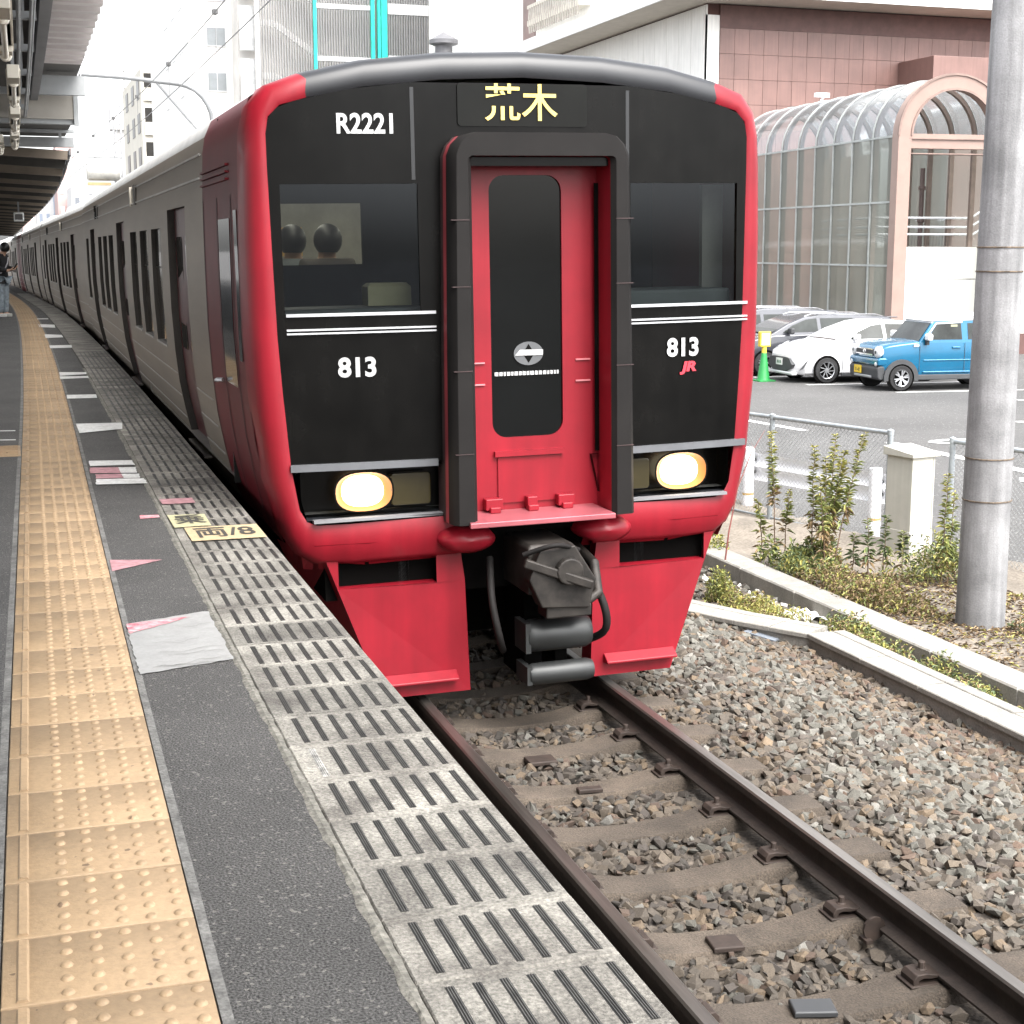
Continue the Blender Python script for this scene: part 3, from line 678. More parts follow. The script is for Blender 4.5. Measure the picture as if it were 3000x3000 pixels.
for i in range(7500):                                        # fallen leaves and straw on the verge
    x, y = rs.uniform(6.45, 8.3), rs.uniform(7.4, 11.9) ** 1.0
    if rs.random() < (x - 6.45) / 5: continue
    leaf(b, Vector((x, y, vz(x, y) + rs.uniform(.0, .03))), Vector((rs.gauss(0, 1), rs.gauss(0, 1), rs.uniform(-.05, .35))), rs.uniform(.03, .08), rs.uniform(.004, .012), rs.choice((3, 3, 4, 4, 1)))
tag(b.build('leaf_litter', [lf_a, lf_b, lf_c, lf_d, mat('litter_brown', (.11, .075, .05), .9)], recalc=False), 'brown fallen leaves and straw around the foot of the pole', 'leaf litter', kind='stuff')
# torn white sheet and grey slate scraps
b = MB(); n = 9
for i in range(n):
    for j in range(6): b.v.append((-.22 + .44 * i / (n - 1) + random.uniform(-.02, .02), -.13 + .26 * j / 5 + random.uniform(-.02, .02), random.uniform(.0, .09) * (1 - abs(i / (n - 1) - .5))))
for i in range(n - 1):
    for j in range(5):
        if random.random() < .86: b.f.append((i * 6 + j, i * 6 + j + 1, (i + 1) * 6 + j + 1, (i + 1) * 6 + j)); b.m.append(0)
o = b.build('torn_sheet', mat('sheet_white', (.8, .8, .78), .6)); o.location = (6.02, 10.55, -1.54); tag(o, 'crumpled torn white sheet lying beside the moss patch', 'litter')
b = MB()
for i in range(5): b.beam((random.uniform(-.2, .2), random.uniform(-.1, .1), .02 + .012 * i), (random.uniform(-.2, .2), random.uniform(.1, .2), .05 + .012 * i), .12, .012)
o = b.build('slate_scrap', mat('slate', (.17, .19, .22), .6)); o.location = (5.32, 10.02, -1.575); tag(o, 'grey flat scraps tucked against the trough side', 'scrap')

# ------------------------------------------------------------------ concrete pole
pl = thing('concrete_pole', 'thick grey concrete pole with thin rusty bands right of the track', 'pole', (7.15, 9.82, -1.6))
b = MB(); b.lathe([(.193, -.1), (.190, .0), (.135, 8.2), (.0001, 8.21)], n=48); b.build('shaft', conc_pole, pl, smooth=60)
for z_ in (-.155, -.485, 1.45, 1.27):
    h = z_ + 1.6; rr = .190 - (.055) * h / 8.2; b = MB(); b.lathe([(rr, h - .006), (rr + .006, h - .004), (rr + .006, h + .004), (rr, h + .006)], n=40); b.build('pole_band', mat('band_rust', (.16, .12, .085), .8, var=.3, vs=30), pl, smooth=40)
b = MB(); rr = .178; a = -1.35
b.tube([(rr * cos(a) * (1 - .0), rr * sin(a), .05), (.1525 * cos(a) * 1.0, .1525 * sin(a), 6)], .0012, 4); b.build('seam', mat('seam_dark', (.13, .125, .12), .9), pl)

# ------------------------------------------------------------------ cabinet
cb = thing('utility_cabinet', 'beige steel equipment cabinet with sloping lid left of the pole', 'cabinet', (8.13, 12.34, -1.6), (0, 0, math.radians(12.5)))
b = MB(); b.box(.0, .30, .0, .34, 0, 1.06); b.box(-.004, .304, -.004, .344, -.1, .34); b.build('body', box_m, cb, bevel=.006)
b = MB(); b.add([(-.03, -.03, 1.062), (.34, -.03, 1.062), (.34, .37, 1.062), (-.03, .37, 1.062), (-.03, -.03, 1.10), (.34, -.03, 1.10), (.34, .37, 1.15), (-.03, .37, 1.15)], [(3, 2, 1, 0), (0, 1, 5, 4), (1, 2, 6, 5), (2, 3, 7, 6), (3, 0, 4, 7), (4, 5, 6, 7)]); b.build('lid', box_m, cb, bevel=.006)
b = MB(); b.box(.275, .279, -.003, 0.0, .345, 1.05); b.build('door_gap', box_d, cb)
b = MB(); b.box(.01, .29, -.0015, 0, .34, .342); b.build('base_seam', box_d, cb)
for dx in (-.012, .02): b = MB(); b.lathe([(.0001, -.012), (.007, -.012), (.007, 0)], (dx + .012, 0, .31), 8, axis='y'); b.build('bolt', grey_metal, cb)

# ------------------------------------------------------------------ chain-link fence
def chain_fence(name, label, p0, p1, posts, zb, zt, group):
    p0, p1 = Vector(p0), Vector(p1); d = (p1 - p0); L = d.length; d.normalize(); t = thing(name, label, 'fence', (*p0, zb), group=group)
    at = lambda s, z: (d.x * s, d.y * s, z - zb)
    b = MB(); b.tube([at(-.02, zt), at(L, zt)], .024, 10); b.build('top_rail', galv, t, smooth=50)
    b = MB(); b.tube([at(0, zb + .07), at(L, zb + .07)], .013, 8); b.build('bottom_rail', galv, t, smooth=50)
    for s in posts:
        b = MB(); b.tube([at(s, zb - .15), at(s, zt + .02)], .029, 12); b.lathe([(.034, -.02), (.034, .03), (.0001, .045)], at(s, zt), 12)
        b.build('post', galv, t, smooth=50)
    b = MB(); w = .056; H = zt - zb - .07; k = int((L + H) / w) + 1
    for sgn in (1, -1):
        for i in range(k):
            s0 = i * w - (H if sgn > 0 else 0); z0, z1 = 0., H
            s1 = s0 + H * sgn if sgn > 0 else s0 - H
            # clip to [0, L]
            def cl(sa, za, sb, zb_):
                out = []
                for (s_, z_, so_, zo_) in ((sa, za, sb, zb_), (sb, zb_, sa, za)):
                    if s_ < 0: q = (0 - s_) / (so_ - s_); s_, z_ = 0, z_ + (zo_ - z_) * q
                    elif s_ > L: q = (L - s_) / (so_ - s_); s_, z_ = L, z_ + (zo_ - z_) * q
                    out.append((s_, z_))
                return out
            if max(s0, s1) <= 0 or min(s0, s1) >= L: continue
            (a, za), (c, zc) = cl(s0, z0, s1, z1)
            if abs(a - c) < .01: continue
            b.tube([at(a, zb + .07 + za), at(c, zb + .07 + zc)], .0021, 3, cap=False)
    tag(b.build('mesh', mat('wire_galv', (.46, .47, .475), .5, metal=.4), t), kind='stuff')
    b = MB(); b.beam(at(-.05, zb - .06), at(L, zb - .06), .16, .16); b.build('footing', conc, t)
    return t
grp = 'chain-link fence sections beside the car park'
e = Vector((7.96, 14.86)); dv = Vector((.44, -1.69)).normalized()
p0 = e - dv * 9; chain_fence('chain_link_fence', 'long chain-link fence section ending left of the cabinet', p0, (8.40, 13.17), [0, 1.9, 3.8, 5.7, 7.4, 9, 10.746], -1.6, -.40, grp)
p3 = Vector((8.62, 12.42)); chain_fence('chain_link_fence', 'chain-link fence section starting beside the pole and running right', p3, p3 + Vector((.35, -1.6)).normalized() * 7, [0, 1.9, 3.8, 5.7], -1.6, -.40, grp)

# ------------------------------------------------------------------ guard rail
gd = thing('guard_rail', 'white corrugated steel guard rail behind the chain-link fence', 'guard rail', (8.68, 13.77, -1.65))
wv = [(-.16, 0), (-.13, .03), (-.08, .05), (-.04, .03), (0, 0), (.04, .03), (.08, .05), (.13, .03), (.16, 0)]
ln = dv.normalized(); nrm = Vector((-ln.y, ln.x)) * -1
b = MB()
for i in range(8):
    (z0, o0), (z1, o1) = wv[i], wv[i + 1]; P = lambda s, o, z: (-ln.x * s + nrm.x * -o, -ln.y * s + nrm.y * -o, .58 + z)
    b.quad(P(-.10, o0, z0), P(11, o0, z0), P(11, o1, z1), P(-.10, o1, z1))
b.build('beam', white_steel, gd, smooth=60)
for s in (0, 2, 4, 6, 8, 10):
    b = MB(); b.tube([(-ln.x * s + nrm.x * .07, -ln.y * s + nrm.y * .07, -.1), (-ln.x * s + nrm.x * .07, -ln.y * s + nrm.y * .07, .80)], .068, 16); o = b.build('post', white_steel, gd, smooth=50)
    b = MB(); b.lathe([(.0695, .245), (.0695, .27)], (-ln.x * s + nrm.x * .07, -ln.y * s + nrm.y * .07, 0), 16); b.build('ochre_band', mat('ochre', (.5, .32, .10), .6), o)
    for dz in (.51, .65): b = MB(); b.lathe([(.0001, -.03), (.02, -.02), (.022, 0)], (-ln.x * s - nrm.x * .04 , -ln.y * s - nrm.y * .04, dz), 8, axis='x'); b.build('bolt', mat('bolt_dark', (.05, .055, .06), .5), o)

# ------------------------------------------------------------------ train
ROLL = math.radians(.95)
HALF = [(1.30, .93), (1.355, 1.08), (1.40, 1.30), (1.435, 1.52), (1.455, 1.77), (1.468, 2.10), (1.468, 2.45), (1.465, 2.74), (1.462, 2.87), (1.456, 3.02), (1.448, 3.17), (1.43, 3.27), (1.385, 3.37), (1.30, 3.43), (1.17, 3.475), (.86, 3.545), (.45, 3.59), (0, 3.605)]
def hw(z): return float(np.interp(z, [p[1] for p in HALF[:13]], [p[0] for p in HALF[:13]]))
DOORS = [(3.05, 4.35), (9.35, 10.65), (15.75, 17.05)]
WINS = [(5.0, 5.88), (6.28, 7.16), (7.56, 8.44), (11.35, 12.23), (12.63, 13.51), (13.91, 14.79), (17.7, 18.55)]
def skin(b, ys, skip, matf, zfrom=0, side=(-1, 1)):
    for s in side:
        for y0, y1 in zip(ys[:-1], ys[1:]):
            for i in range(zfrom, len(HALF) - 1):
                (a0, z0), (a1, z1) = HALF[i], HALF[i + 1]; ym, zm = (y0 + y1) / 2, (z0 + z1) / 2
                if skip(s, ym, zm): continue
                b.quad((s * a0, y0, z0), (s * a0, y1, z0), (s * a1, y1, z1), (s * a1, y0, z1), matf(ym, zm))
def place_car(y0, y1):
    x0, x1 = TCX + cc(y0), TCX + cc(y1); h = atan2(x1 - x0, y1 - y0); zt0, zt1 = RT + zz(y0), RT + zz(y1)
    return (x0 + .045, y0, zt0 + .006), (atan2(zt1 - zt0, y1 - y0), -ROLL, -h)
def car_parts(root, cab, ystart, detail):
    L = 19.75
    def hole(s, y, z):
        if s > 0 and not detail: return False
        for d in DOORS:
            if d[0] < y < d[1] and 1.08 < z < 2.87: return True
        for w in WINS:
            if w[0] < y < w[1] and 1.77 < z < 2.74: return True
        return False
    brk = sorted(set([ystart, L] + [q for d in DOORS for q in d] + [q for w in WINS for q in w]))
    brk = [q for q in brk if ystart <= q <= L]
    b = MB(); skin(b, brk, hole, lambda y, z: 1 if z > 3.30 else 0)
    for yy in ((ystart, L) if not cab else (L,)):            # end walls
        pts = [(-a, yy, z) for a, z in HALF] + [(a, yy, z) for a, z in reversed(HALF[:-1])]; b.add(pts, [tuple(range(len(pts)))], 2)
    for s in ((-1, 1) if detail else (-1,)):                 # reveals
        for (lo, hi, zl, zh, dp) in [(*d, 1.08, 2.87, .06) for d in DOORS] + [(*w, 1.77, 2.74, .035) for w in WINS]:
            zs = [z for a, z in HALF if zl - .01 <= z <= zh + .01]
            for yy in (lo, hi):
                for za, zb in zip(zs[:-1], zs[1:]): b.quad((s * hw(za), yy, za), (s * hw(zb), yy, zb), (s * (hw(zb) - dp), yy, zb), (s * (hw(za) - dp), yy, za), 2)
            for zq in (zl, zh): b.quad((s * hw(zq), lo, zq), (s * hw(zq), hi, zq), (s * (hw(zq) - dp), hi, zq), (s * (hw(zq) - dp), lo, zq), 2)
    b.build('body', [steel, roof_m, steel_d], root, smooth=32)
    b = MB()                                                 # pressed beads along the side
    for z_ in (3.17, 3.02): b.beam((-hw(z_) - .004, ystart + .12, z_), (-hw(z_) - .004, L - .1, z_), .010, .014)
    b.build('drip_rail', steel_l, root)
    b = MB(); segs = [ystart + .1] + [q for d in DOORS for q in (d[0] - .03, d[1] + .03)] + [L - .1]
    for i in range(0, len(segs), 2):
        if segs[i + 1] - segs[i] < .2: continue
        for z_ in (1.22, 1.40, 1.58): b.beam((-hw(z_) - .002, segs[i], z_), (-hw(z_) - .002, segs[i + 1], z_), .006, .010)
    b.build('bead', steel_l, root)
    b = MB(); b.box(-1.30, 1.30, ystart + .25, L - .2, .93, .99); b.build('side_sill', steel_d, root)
    b = MB()
    for y_ in (1.5, 14.3):
        b.box(-1.15, 1.15, ystart * 0 + y_ + .9, y_ + 3.6, .35, .8)
    b.box(-1.2, 1.2, 6.0, 13.0, .35, .90); b.box(-1.1, 1.1, 1.2, L - .4, .72, .93); b.build('underframe_gear', under, root)
    for y_ in (2.6, 4.7, 15.2, 17.3):
        for s in (-1, 1): b = MB(); b.lathe([(.0001, -.065), (.43, -.065), (.43, .03), (.455, .05), (.455, .065), (.0001, .065)], (s * .56, y_ + .3, .43), 24, axis='x'); b.build('wheel', cast, root, smooth=40)
    for (lo, hi) in DOORS:
        mid = (lo + hi) / 2
        for (a, c) in ((lo + .01, mid - .006), (mid + .006, hi - .01)):
            b = MB(); zs = [z for _, z in HALF if 1.07 < z < 2.88]
            for za, zb in zip(zs[:-1], zs[1:]): b.quad((-(hw(za) - .055), a, za), (-(hw(zb) - .055), a, zb), (-(hw(zb) - .055), c, zb), (-(hw(za) - .055), c, za))
            o = b.build('door', doorred, root, smooth=40)
            if not detail and lo > 20: continue
            b = MB(); w0, w1 = a + .12, c - .10
            b.add([(-(hw(z_) - .050), y_, z_) for (y_, z_) in rrect(w0, w1, 1.80, 2.66, .06)], [tuple(range(20))]); b.build('door_window', pane_d, o)
        b = MB(); b.box(-1.40, -1.33, lo + .1, hi - .1, 1.045, 1.062); b.build('door_step', steel_l, root)
    for (lo, hi) in WINS:
        b = MB(); zs = [1.77, 2.10, 2.42, 2.74]
        b.quad(*[(-(hw(z_) - .030), y_, z_) for z_, y_ in ((2.42, lo), (2.42, hi), (2.74, hi), (2.74, lo))], 1); b.quad(*[(-(hw(z_) - .030), y_, z_) for z_, y_ in ((1.77, lo), (1.77, hi), (2.41, hi), (2.41, lo))], 0)
        o = b.build('window', [pane, pane_d], root)
        b = MB(); b.box(-hw(1.77) - .008, -hw(1.77) + .03, lo - .01, hi + .01, 1.755, 1.772); b.build('window_sill', steel_l, o)
    for (y_, m_, w_) in ((8.05, led_y, .10), (7.45, steel_d, .13), (14.6, steel_d, .1), (15.1, pane_d, .25)):
        b = MB(); b.box(-hw(3.1) - .022, -hw(3.1) + .02, y_, y_ + w_, 3.0, 3.19); b.build('side_lamp' if m_ is led_y else 'side_vent', lampbody if m_ is led_y else m_, root)
    for y_ in (5.2, 12.6):
        b = MB(); P = [(-.95, 3.45), (-.9, 3.70), (-.7, 3.76), (.7, 3.76), (.9, 3.70), (.95, 3.45)]; b.prism(P, 'y', y_, y_ + 2.6); b.build('roof_unit', roof_m, root, bevel=.03)
    if not cab:
        b = MB(); b.box(-.6, .6, -.24, .02, .95, 3.2); b.build('gangway', rubber, root)

# --- leading car
F0 = 8.0
loc, rot = place_car(F0, F0 + 20)
SX = 1.028
car = thing('rail_car', 'leading rail car with red and black front, lit headlamps and central gangway door', 'train car', loc, rot, group='cars of the commuter train')
car.scale = (SX, 1, 1); car_parts(car, True, 1.96, True)
def fy(x): return .09 * (abs(x) / 1.4) ** 2 - .045
O = [(-.40, .84), (-1.0, .83), (-1.18, .84), (-1.27, .90), (-1.325, 1.0), (-1.40, 1.30), (-1.447, 1.75), (-1.465, 2.1), (-1.468, 2.6), (-1.46, 3.0), (-1.45, 3.18), (-1.42, 3.31), (-1.34, 3.41), (-1.17, 3.472), (-.86, 3.542), (-.45, 3.587), (0, 3.602)]
Bk = [(-.40, 1.085), (-1.0, 1.07), (-1.165, 1.07), (-1.22, 1.095), (-1.255, 1.16), (-1.29, 1.39), (-1.317, 1.79), (-1.333, 2.1), (-1.343, 2.6), (-1.35, 3.0), (-1.35, 3.16), (-1.335, 3.245), (-1.275, 3.305), (-1.14, 3.342), (-.86, 3.398), (-.45, 3.44), (0, 3.457)]
mir = lambda P: P + [(-x, z) for x, z in reversed(P[:-1])]
Of, Bf = mir(O), mir(Bk); K = len(Of)
ctr = Vector((0, 2.2))
def inset(p, d):
    v = Vector(p) - ctr; return (p[0] - v.x / max(.3, v.length) * d, p[1] - v.y / max(.3, v.length) * d)
rings = [[(x, fy(x), z) for x, z in Bf], [(x, fy(x) - .012, z) for x, z in [(b_[0] * .8 + o_[0] * .2, b_[1] * .8 + o_[1] * .2) for b_, o_ in zip(Bf, Of)]],
         [(*[q for q in (inset(p, .05)[0],)], fy(p[0]) - .004, inset(p, .05)[1]) for p in Of], [(inset(p, .018)[0], fy(p[0]) + .03, inset(p, .018)[1]) for p in Of],
         [(p[0], fy(p[0]) + .09, p[1]) for p in Of], [(math.copysign(max(abs(p[0]), hw(p[1]) + .003), p[0]) if (.93 <= p[1] < 3.36 and abs(p[0]) > 1.15) else p[0], .34, p[1] + (.002 if p[1] > 3.3 else 0)) for p in Of]]
b = MB()
for ra, rb in zip(rings[:-1], rings[1:]):
    for i in range(K - 1): b.quad(ra[i], ra[i + 1], rb[i + 1], rb[i], 1 if (abs(ra[i][0] + ra[i + 1][0]) / 2 < 1.1 and ra[i][2] > 3.2) else 0)
b.build('front_frame', [red, visor], car, smooth=50)
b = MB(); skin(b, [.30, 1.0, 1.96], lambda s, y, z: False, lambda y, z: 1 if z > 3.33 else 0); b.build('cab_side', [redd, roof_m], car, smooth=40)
# crew door and corner details on the platform side of the cab
b = MB()
for y_ in (.62, 1.22, 1.90):
    b = MB(); zg = [z for _, z in HALF if .92 < z < 2.95]
    for za, zb in zip(zg[:-1], zg[1:]): b.quad((-hw(za) - .003, y_, za), (-hw(zb) - .003, y_, zb), (-hw(zb) - .003, y_ + .03, zb), (-hw(za) - .003, y_ + .03, za))
    b.build('cab_door_gap', mat('gap_maroon', (.06, .012, .014), .6), car)
b = MB(); zs = [1.78, 2.1, 2.45, 2.74]
for za, zb in zip(zs[:-1], zs[1:]): b.quad((-hw(za) - .004, .70, za), (-hw(zb) - .004, .70, zb), (-hw(zb) - .004, 1.18, zb), (-hw(za) - .004, 1.18, za))
b.build('cab_door_window', pane_d, car)
b = MB(); b.quad(*[(-hw(z_) - .006, y_, z_) for y_, z_ in ((.40, 1.95), (.52, 1.95), (.52, 2.78), (.40, 2.78))]); b.build('cab_side_slot', pane_d, car)
b = MB()
for z_ in (2.96, 3.0, 3.04): b.beam((-hw(z_) - .01, .72, z_), (-hw(z_) - .01, 1.92, z_), .02, .012)
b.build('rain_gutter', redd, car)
b = MB(); b.tube([(-1.47, 1.30, 1.78), (-1.50, 1.33, 1.78), (-1.50, 1.40, 1.77), (-1.47, 1.44, 1.77)], .012, 6); b.build('door_handle', silver, car)
# black mask: panel with window and lamp openings, built as a grid of cells
xs = sorted(set([-1.36, -1.22, -.58, -.52, .52, .70, 1.26, 1.36, -1.0, -.75, 0, .9, 1.1, -.3, .3])); zsM = [1.0, 1.115, 1.34, 1.39, 2.12, 2.3, 2.9, 3.05, 3.2, 3.3, 3.4, 3.5]
def clip_x(z):
    L_ = [p for p in Bk]; zz_ = [p[1] for p in L_[2:]]; xx_ = [-p[0] for p in L_[2:]]; return float(np.interp(z, zz_, xx_))
def mask_rows(b, x0, x1, z0, z1, nz, nx=8, dy=0., m=0):
    for j in range(nz):
        za, zb = z0 + (z1 - z0) * j / nz, z0 + (z1 - z0) * (j + 1) / nz
        def rowx(z):
            lim = clip_x(z); a, c = max(x0, -lim), min(x1, lim); return [a + (c - a) * i / nx for i in range(nx + 1)]
        ra, rb = rowx(za), rowx(zb)
        if ra[-1] <= ra[0] or rb[-1] <= rb[0]: continue
        for i in range(nx): b.quad((ra[i], fy(ra[i]) + dy, za), (ra[i + 1], fy(ra[i + 1]) + dy, za), (rb[i + 1], fy(rb[i + 1]) + dy, zb), (rb[i], fy(rb[i]) + dy, zb), m)
b = MB()
mask_rows(b, -1.4, -.40, 1.40, 2.22, 6); mask_rows(b, .40, 1.4, 1.40, 2.22, 6)
mask_rows(b, -1.4, 1.4, 3.06, 3.457, 12, 16); mask_rows(b, -1.4, -.40, 2.90, 3.06, 3, 6); mask_rows(b, .48, 1.4, 2.90, 3.06, 3, 6)
mask_rows(b, -.58, -.40, 2.22, 2.90, 1, 2); mask_rows(b, .40, .62, 2.22, 2.90, 1, 2); mask_rows(b, -1.4, -1.29, 2.22, 2.90, 3, 2); mask_rows(b, 1.29, 1.4, 2.22, 2.90, 3, 2)
b.build('mask_panel', black, car, smooth=30)
for s in (-1, 1):
    xa, xb = (-1.30, -.57) if s < 0 else (.61, 1.30)
    b = MB(); mask_rows(b, xa, xb, 2.21, 2.91, 2, 4, dy=.012); b.build('windscreen', cabglass, car, recalc=False)
    # lamp recess
    b = MB(); x0, x1 = (-1.22, -.44) if s < 0 else (.44, 1.25); D_ = .16
    q = lambda x, z, d: (x, fy(x) + d, z)
    b.quad(q(x0, 1.10, D_), q(x1, 1.10, D_), q(x1, 1.38, D_), q(x0, 1.38, D_), 0)
    b.quad(q(x0 - .06, 1.38, 0), q(x1, 1.38, 0), q(x1, 1.38, D_), q(x0 - .06, 1.38, D_), 0); b.quad(q(x0, 1.10, -.01), q(x1, 1.10, -.01), q(x1, 1.10, D_), q(x0, 1.10, D_), 1)
    b.quad(q(x0, 1.10, 0), q(x0 - .06, 1.38, 0), q(x0 - .06, 1.38, D_), q(x0, 1.10, D_), 0); b.quad(q(x1, 1.10, 0), q(x1, 1.38, 0), q(x1, 1.38, D_), q(x1, 1.10, D_), 0)
    o = b.build('lamp_housing', [black, visor], car)
    b = MB(); b.box(x0 + .03, x1 - .03, fy(.9) - .02, fy(.9) + .03, 1.088, 1.104); b.build('lamp_shelf', mat('shelf_grey', (.2, .2, .21), .45), o)
    # headlamp: bowl, lit lens; marker lamp beside it
    lx = -.905 if s < 0 else .955
    hl = MB(); nn = 32; el = lambda a, c_, y_: [(lx + a * abs(cos(t_)) ** .8 * (1 if cos(t_) > 0 else -1), y_, 1.24 + c_ * abs(sin(t_)) ** .8 * (1 if sin(t_) > 0 else -1)) for t_ in np.linspace(0, 2 * pi, nn, endpoint=False)]
    rg = [el(.165, .118, fy(lx) + .03), el(.155, .108, fy(lx) + .03), el(.138, .100, fy(lx) + .055), el(.118, .088, fy(lx) + .075), el(.10, .078, fy(lx) + .08)]
    for ra, rb in zip(rg[:-1], rg[1:]):
        for i in range(nn): hl.quad(ra[i], ra[(i + 1) % nn], rb[(i + 1) % nn], rb[i], 1 if ra is rg[0] else 0)
    h = hl.build('headlight', [lamp_amb, black], car, smooth=50)
    hl = MB(); rg = [el(.112, .090, fy(lx) + .085), el(.108, .086, fy(lx) + .055), el(.08, .062, fy(lx) + .035), el(.03, .024, fy(lx) + .028)]
    for ra, rb in zip(rg[:-1], rg[1:]):
        for i in range(nn): hl.quad(ra[i], ra[(i + 1) % nn], rb[(i + 1) % nn], rb[i])
    hl.add(rg[-1], [tuple(range(nn))]); hl.v = [(lx + (x - lx) * 1.04, y, 1.24 + (z - 1.24) * 1.0) for x, y, z in hl.v]; hl.build('lens', lamp_on, h, smooth=60)
    mx_ = s * .645; hl = MB(); hl.prism(rrect(mx_ - .11, mx_ + .11, 1.15, 1.33, .02), 'y', fy(mx_) + .05, fy(mx_) + .12); hl.build('marker_light', lampglass, car, bevel=.006)
    # trim strips
    xa, xb = (-1.285, -.50) if s < 0 else (.52, 1.36)
    for (z_, hh) in ((2.215, .016), (2.137, .010), (2.117, .009)):
        b = MB(); P = [xa + (xb - xa) * i / 6 for i in range(7)]
        for a, c in zip(P[:-1], P[1:]): b.beam((a, fy(a) - .008, z_), (c, fy(c) - .008, z_), .014, hh)
        b.build('trim_strip', silver, car)
    b = MB(); P = [xa - .01 + (xb - xa) * i / 6 for i in range(7)]
    for a, c in zip(P[:-1], P[1:]): b.beam((a, fy(a) - .012, 1.392), (c, fy(c) - .012, 1.392), .03, .038)
    b.build('lamp_visor', mat('visor_lip', (.13, .135, .145), .4, metal=.2), car)
def car_text(body, size, x, z, m, name='lettering', y=None, sx=1., bold=0., shear=0., parent=None):
    vs, fs = text_mb(body, size, bold=bold, shear=shear); b = MB(); b.add([(x + vx * sx, (fy(x) + .18 * x / 1.96 * (vx * sx) if y is None else y) - .009, z + vz_) for vx, vz_, _ in vs], fs); return b.build(name, m, parent or car)
car_text('813', .142, -.925, 1.925, white_txt, bold=.005, sx=.97); car_text('813', .142, .945, 1.965, white_txt, bold=.005, sx=.97)
car_text('JR', .075, .98, 1.855, mat('letters_red', (.55, .03, .05), .5), bold=.004, sx=1.3, shear=.2)
car_text('R2221', .142, -.84, 3.205, white_txt, bold=.004, sx=.86)
b = MB(); b.add([(x, fy(0) - .004, z) for x, z in rrect(-.36, .36, 3.20, 3.425, .02)], [tuple(range(20))]); o = b.build('destination_screen', mat('screen_olive', (.0055, .0058, .005), .3, spec=.14), car)
car_text('荒木', .205, -.012, 3.31, led_y, bold=.0022, sx=1.0, y=fy(0) - .004, parent=o)
for x in (-.60, .60): b = MB(); b.box(x - .010, x + .010, fy(x) - .003, fy(x) + .01, 2.92, 3.40); b.build('mask_joint', mat('joint_black', (.009, .0095, .011), .4), car)
# gangway surround: red casing with black rubber face, projecting to the front
YG = -.25; outer = [(-.525, 1.06)] + [(-.515, 2.0), (-.50, 2.95)] + [(-.497, 3.04), (-.475, 3.095), (-.43, 3.14), (-.37, 3.155)]; outer = outer + [(-x, z) for x, z in reversed(outer)]
inner = [(-.385, 1.06), (-.385, 2.0), (-.385, 2.95), (-.385, 2.99), (-.385, 3.01), (-.38, 3.025), (-.365, 3.035)]; inner = inner + [(-x, z) for x, z in reversed(inner)]
K2 = len(outer); b = MB(); offx = .042
ring = lambda P, y, d=0: [(x * (1 + d) + offx, y, z) for x, z in P]
seqs = [(ring(outer, .06, .0), 1), (ring(outer, YG + .16, .0), 1), (ring(outer, YG + .10, .0), 2), (ring(outer, YG + .03, -.015), 0), (ring(outer, YG, -.06), 0), (ring(inner, YG, .06), 0), (ring(inner, YG + .03, 0), 0), (ring(inner, YG + .07, 0), 3), (ring(inner, .02), 3)]
for (ra, _), (rb, m_) in zip(seqs[:-1], seqs[1:]):
    for i in range(K2 - 1): b.quad(ra[i], ra[i + 1], rb[i + 1], rb[i], m_)
b.build('gangway_frame', [rubber, rubber2, mat('casing_red', (.32, .05, .06), .4), red], car, smooth=35)
b = MB(); b.box(-.34, .425, YG + .06, .0, 2.985, 3.03); b.build('lintel', black, car)
b = MB()                                                     # rubber ribs
for z_ in (1.45, 1.9, 2.35, 2.7):
    for s in (-1, 1): b.box(offx + s * .455 - .05, offx + s * .455 + .05, YG - .003, YG + .02, z_, z_ + .005)
b.build('rubber_rib', rubber2, car)
# gangway door
dr = MB(); wpoly = rrect(-.185, .225, 1.50, 2.945, .085, 6); n = len(wpoly)
outer_d = rrect(-.40, .48, 1.06, 3.06, .004, 6)
fr_ = [(-.36, 1.06), (.40, 1.06), (.40, 2.97), (-.36, 2.97)]
# frame between rectangle and window as fan quads
outp = []
for (x, z) in wpoly:
    v = Vector((x - .02, z - 2.2)); k = min((.38 / abs(v.x)) if v.x else 9, ((.77 if v.y > 0 else 1.14) / abs(v.y)) if v.y else 9); outp.append((.02 + v.x * k, 2.2 + v.y * k))
for i in range(n): j = (i + 1) % n; dr.quad((outer_d[i][0], .0, outer_d[i][1]), (outer_d[j][0], .0, outer_d[j][1]), (wpoly[j][0], -.002, wpoly[j][1]), (wpoly[i][0], -.002, wpoly[i][1]))
for cx, cz in ((-.36, 1.06), (.40, 1.06), (.40, 2.97), (-.36, 2.97)):
    near = sorted(range(n), key=lambda i: (outp[i][0] - cx) ** 2 + (outp[i][1] - cz) ** 2)[:2]; dr.add([(outp[near[0]][0], 0, outp[near[0]][1]), (outp[near[1]][0], 0, outp[near[1]][1]), (cx, 0, cz)], [(0, 1, 2)])
for i in range(n): j = (i + 1) % n; dr.quad((wpoly[i][0], -.002, wpoly[i][1]), (wpoly[j][0], -.002, wpoly[j][1]), (wpoly[j][0], .02, wpoly[j][1]), (wpoly[i][0], .02, wpoly[i][1]))
dr.box(-.18, .22, -.03, .0, 1.395, 1.425); dr.box(-.16, .20, -.012, 0, 1.13, 1.39)
gd_ = dr.build('gangway_door', red, car)
b = MB(); b.add([(x, .012, z) for x, z in wpoly], [tuple(range(n))]); wn = b.build('door_window', mat('door_glass', (.004, .0045, .0045), .07, spec=.2), gd_)
em = MB(); cx_, cz_ = .03, 1.968                              # round emblem: grey ring, dark rhomb, pale bar
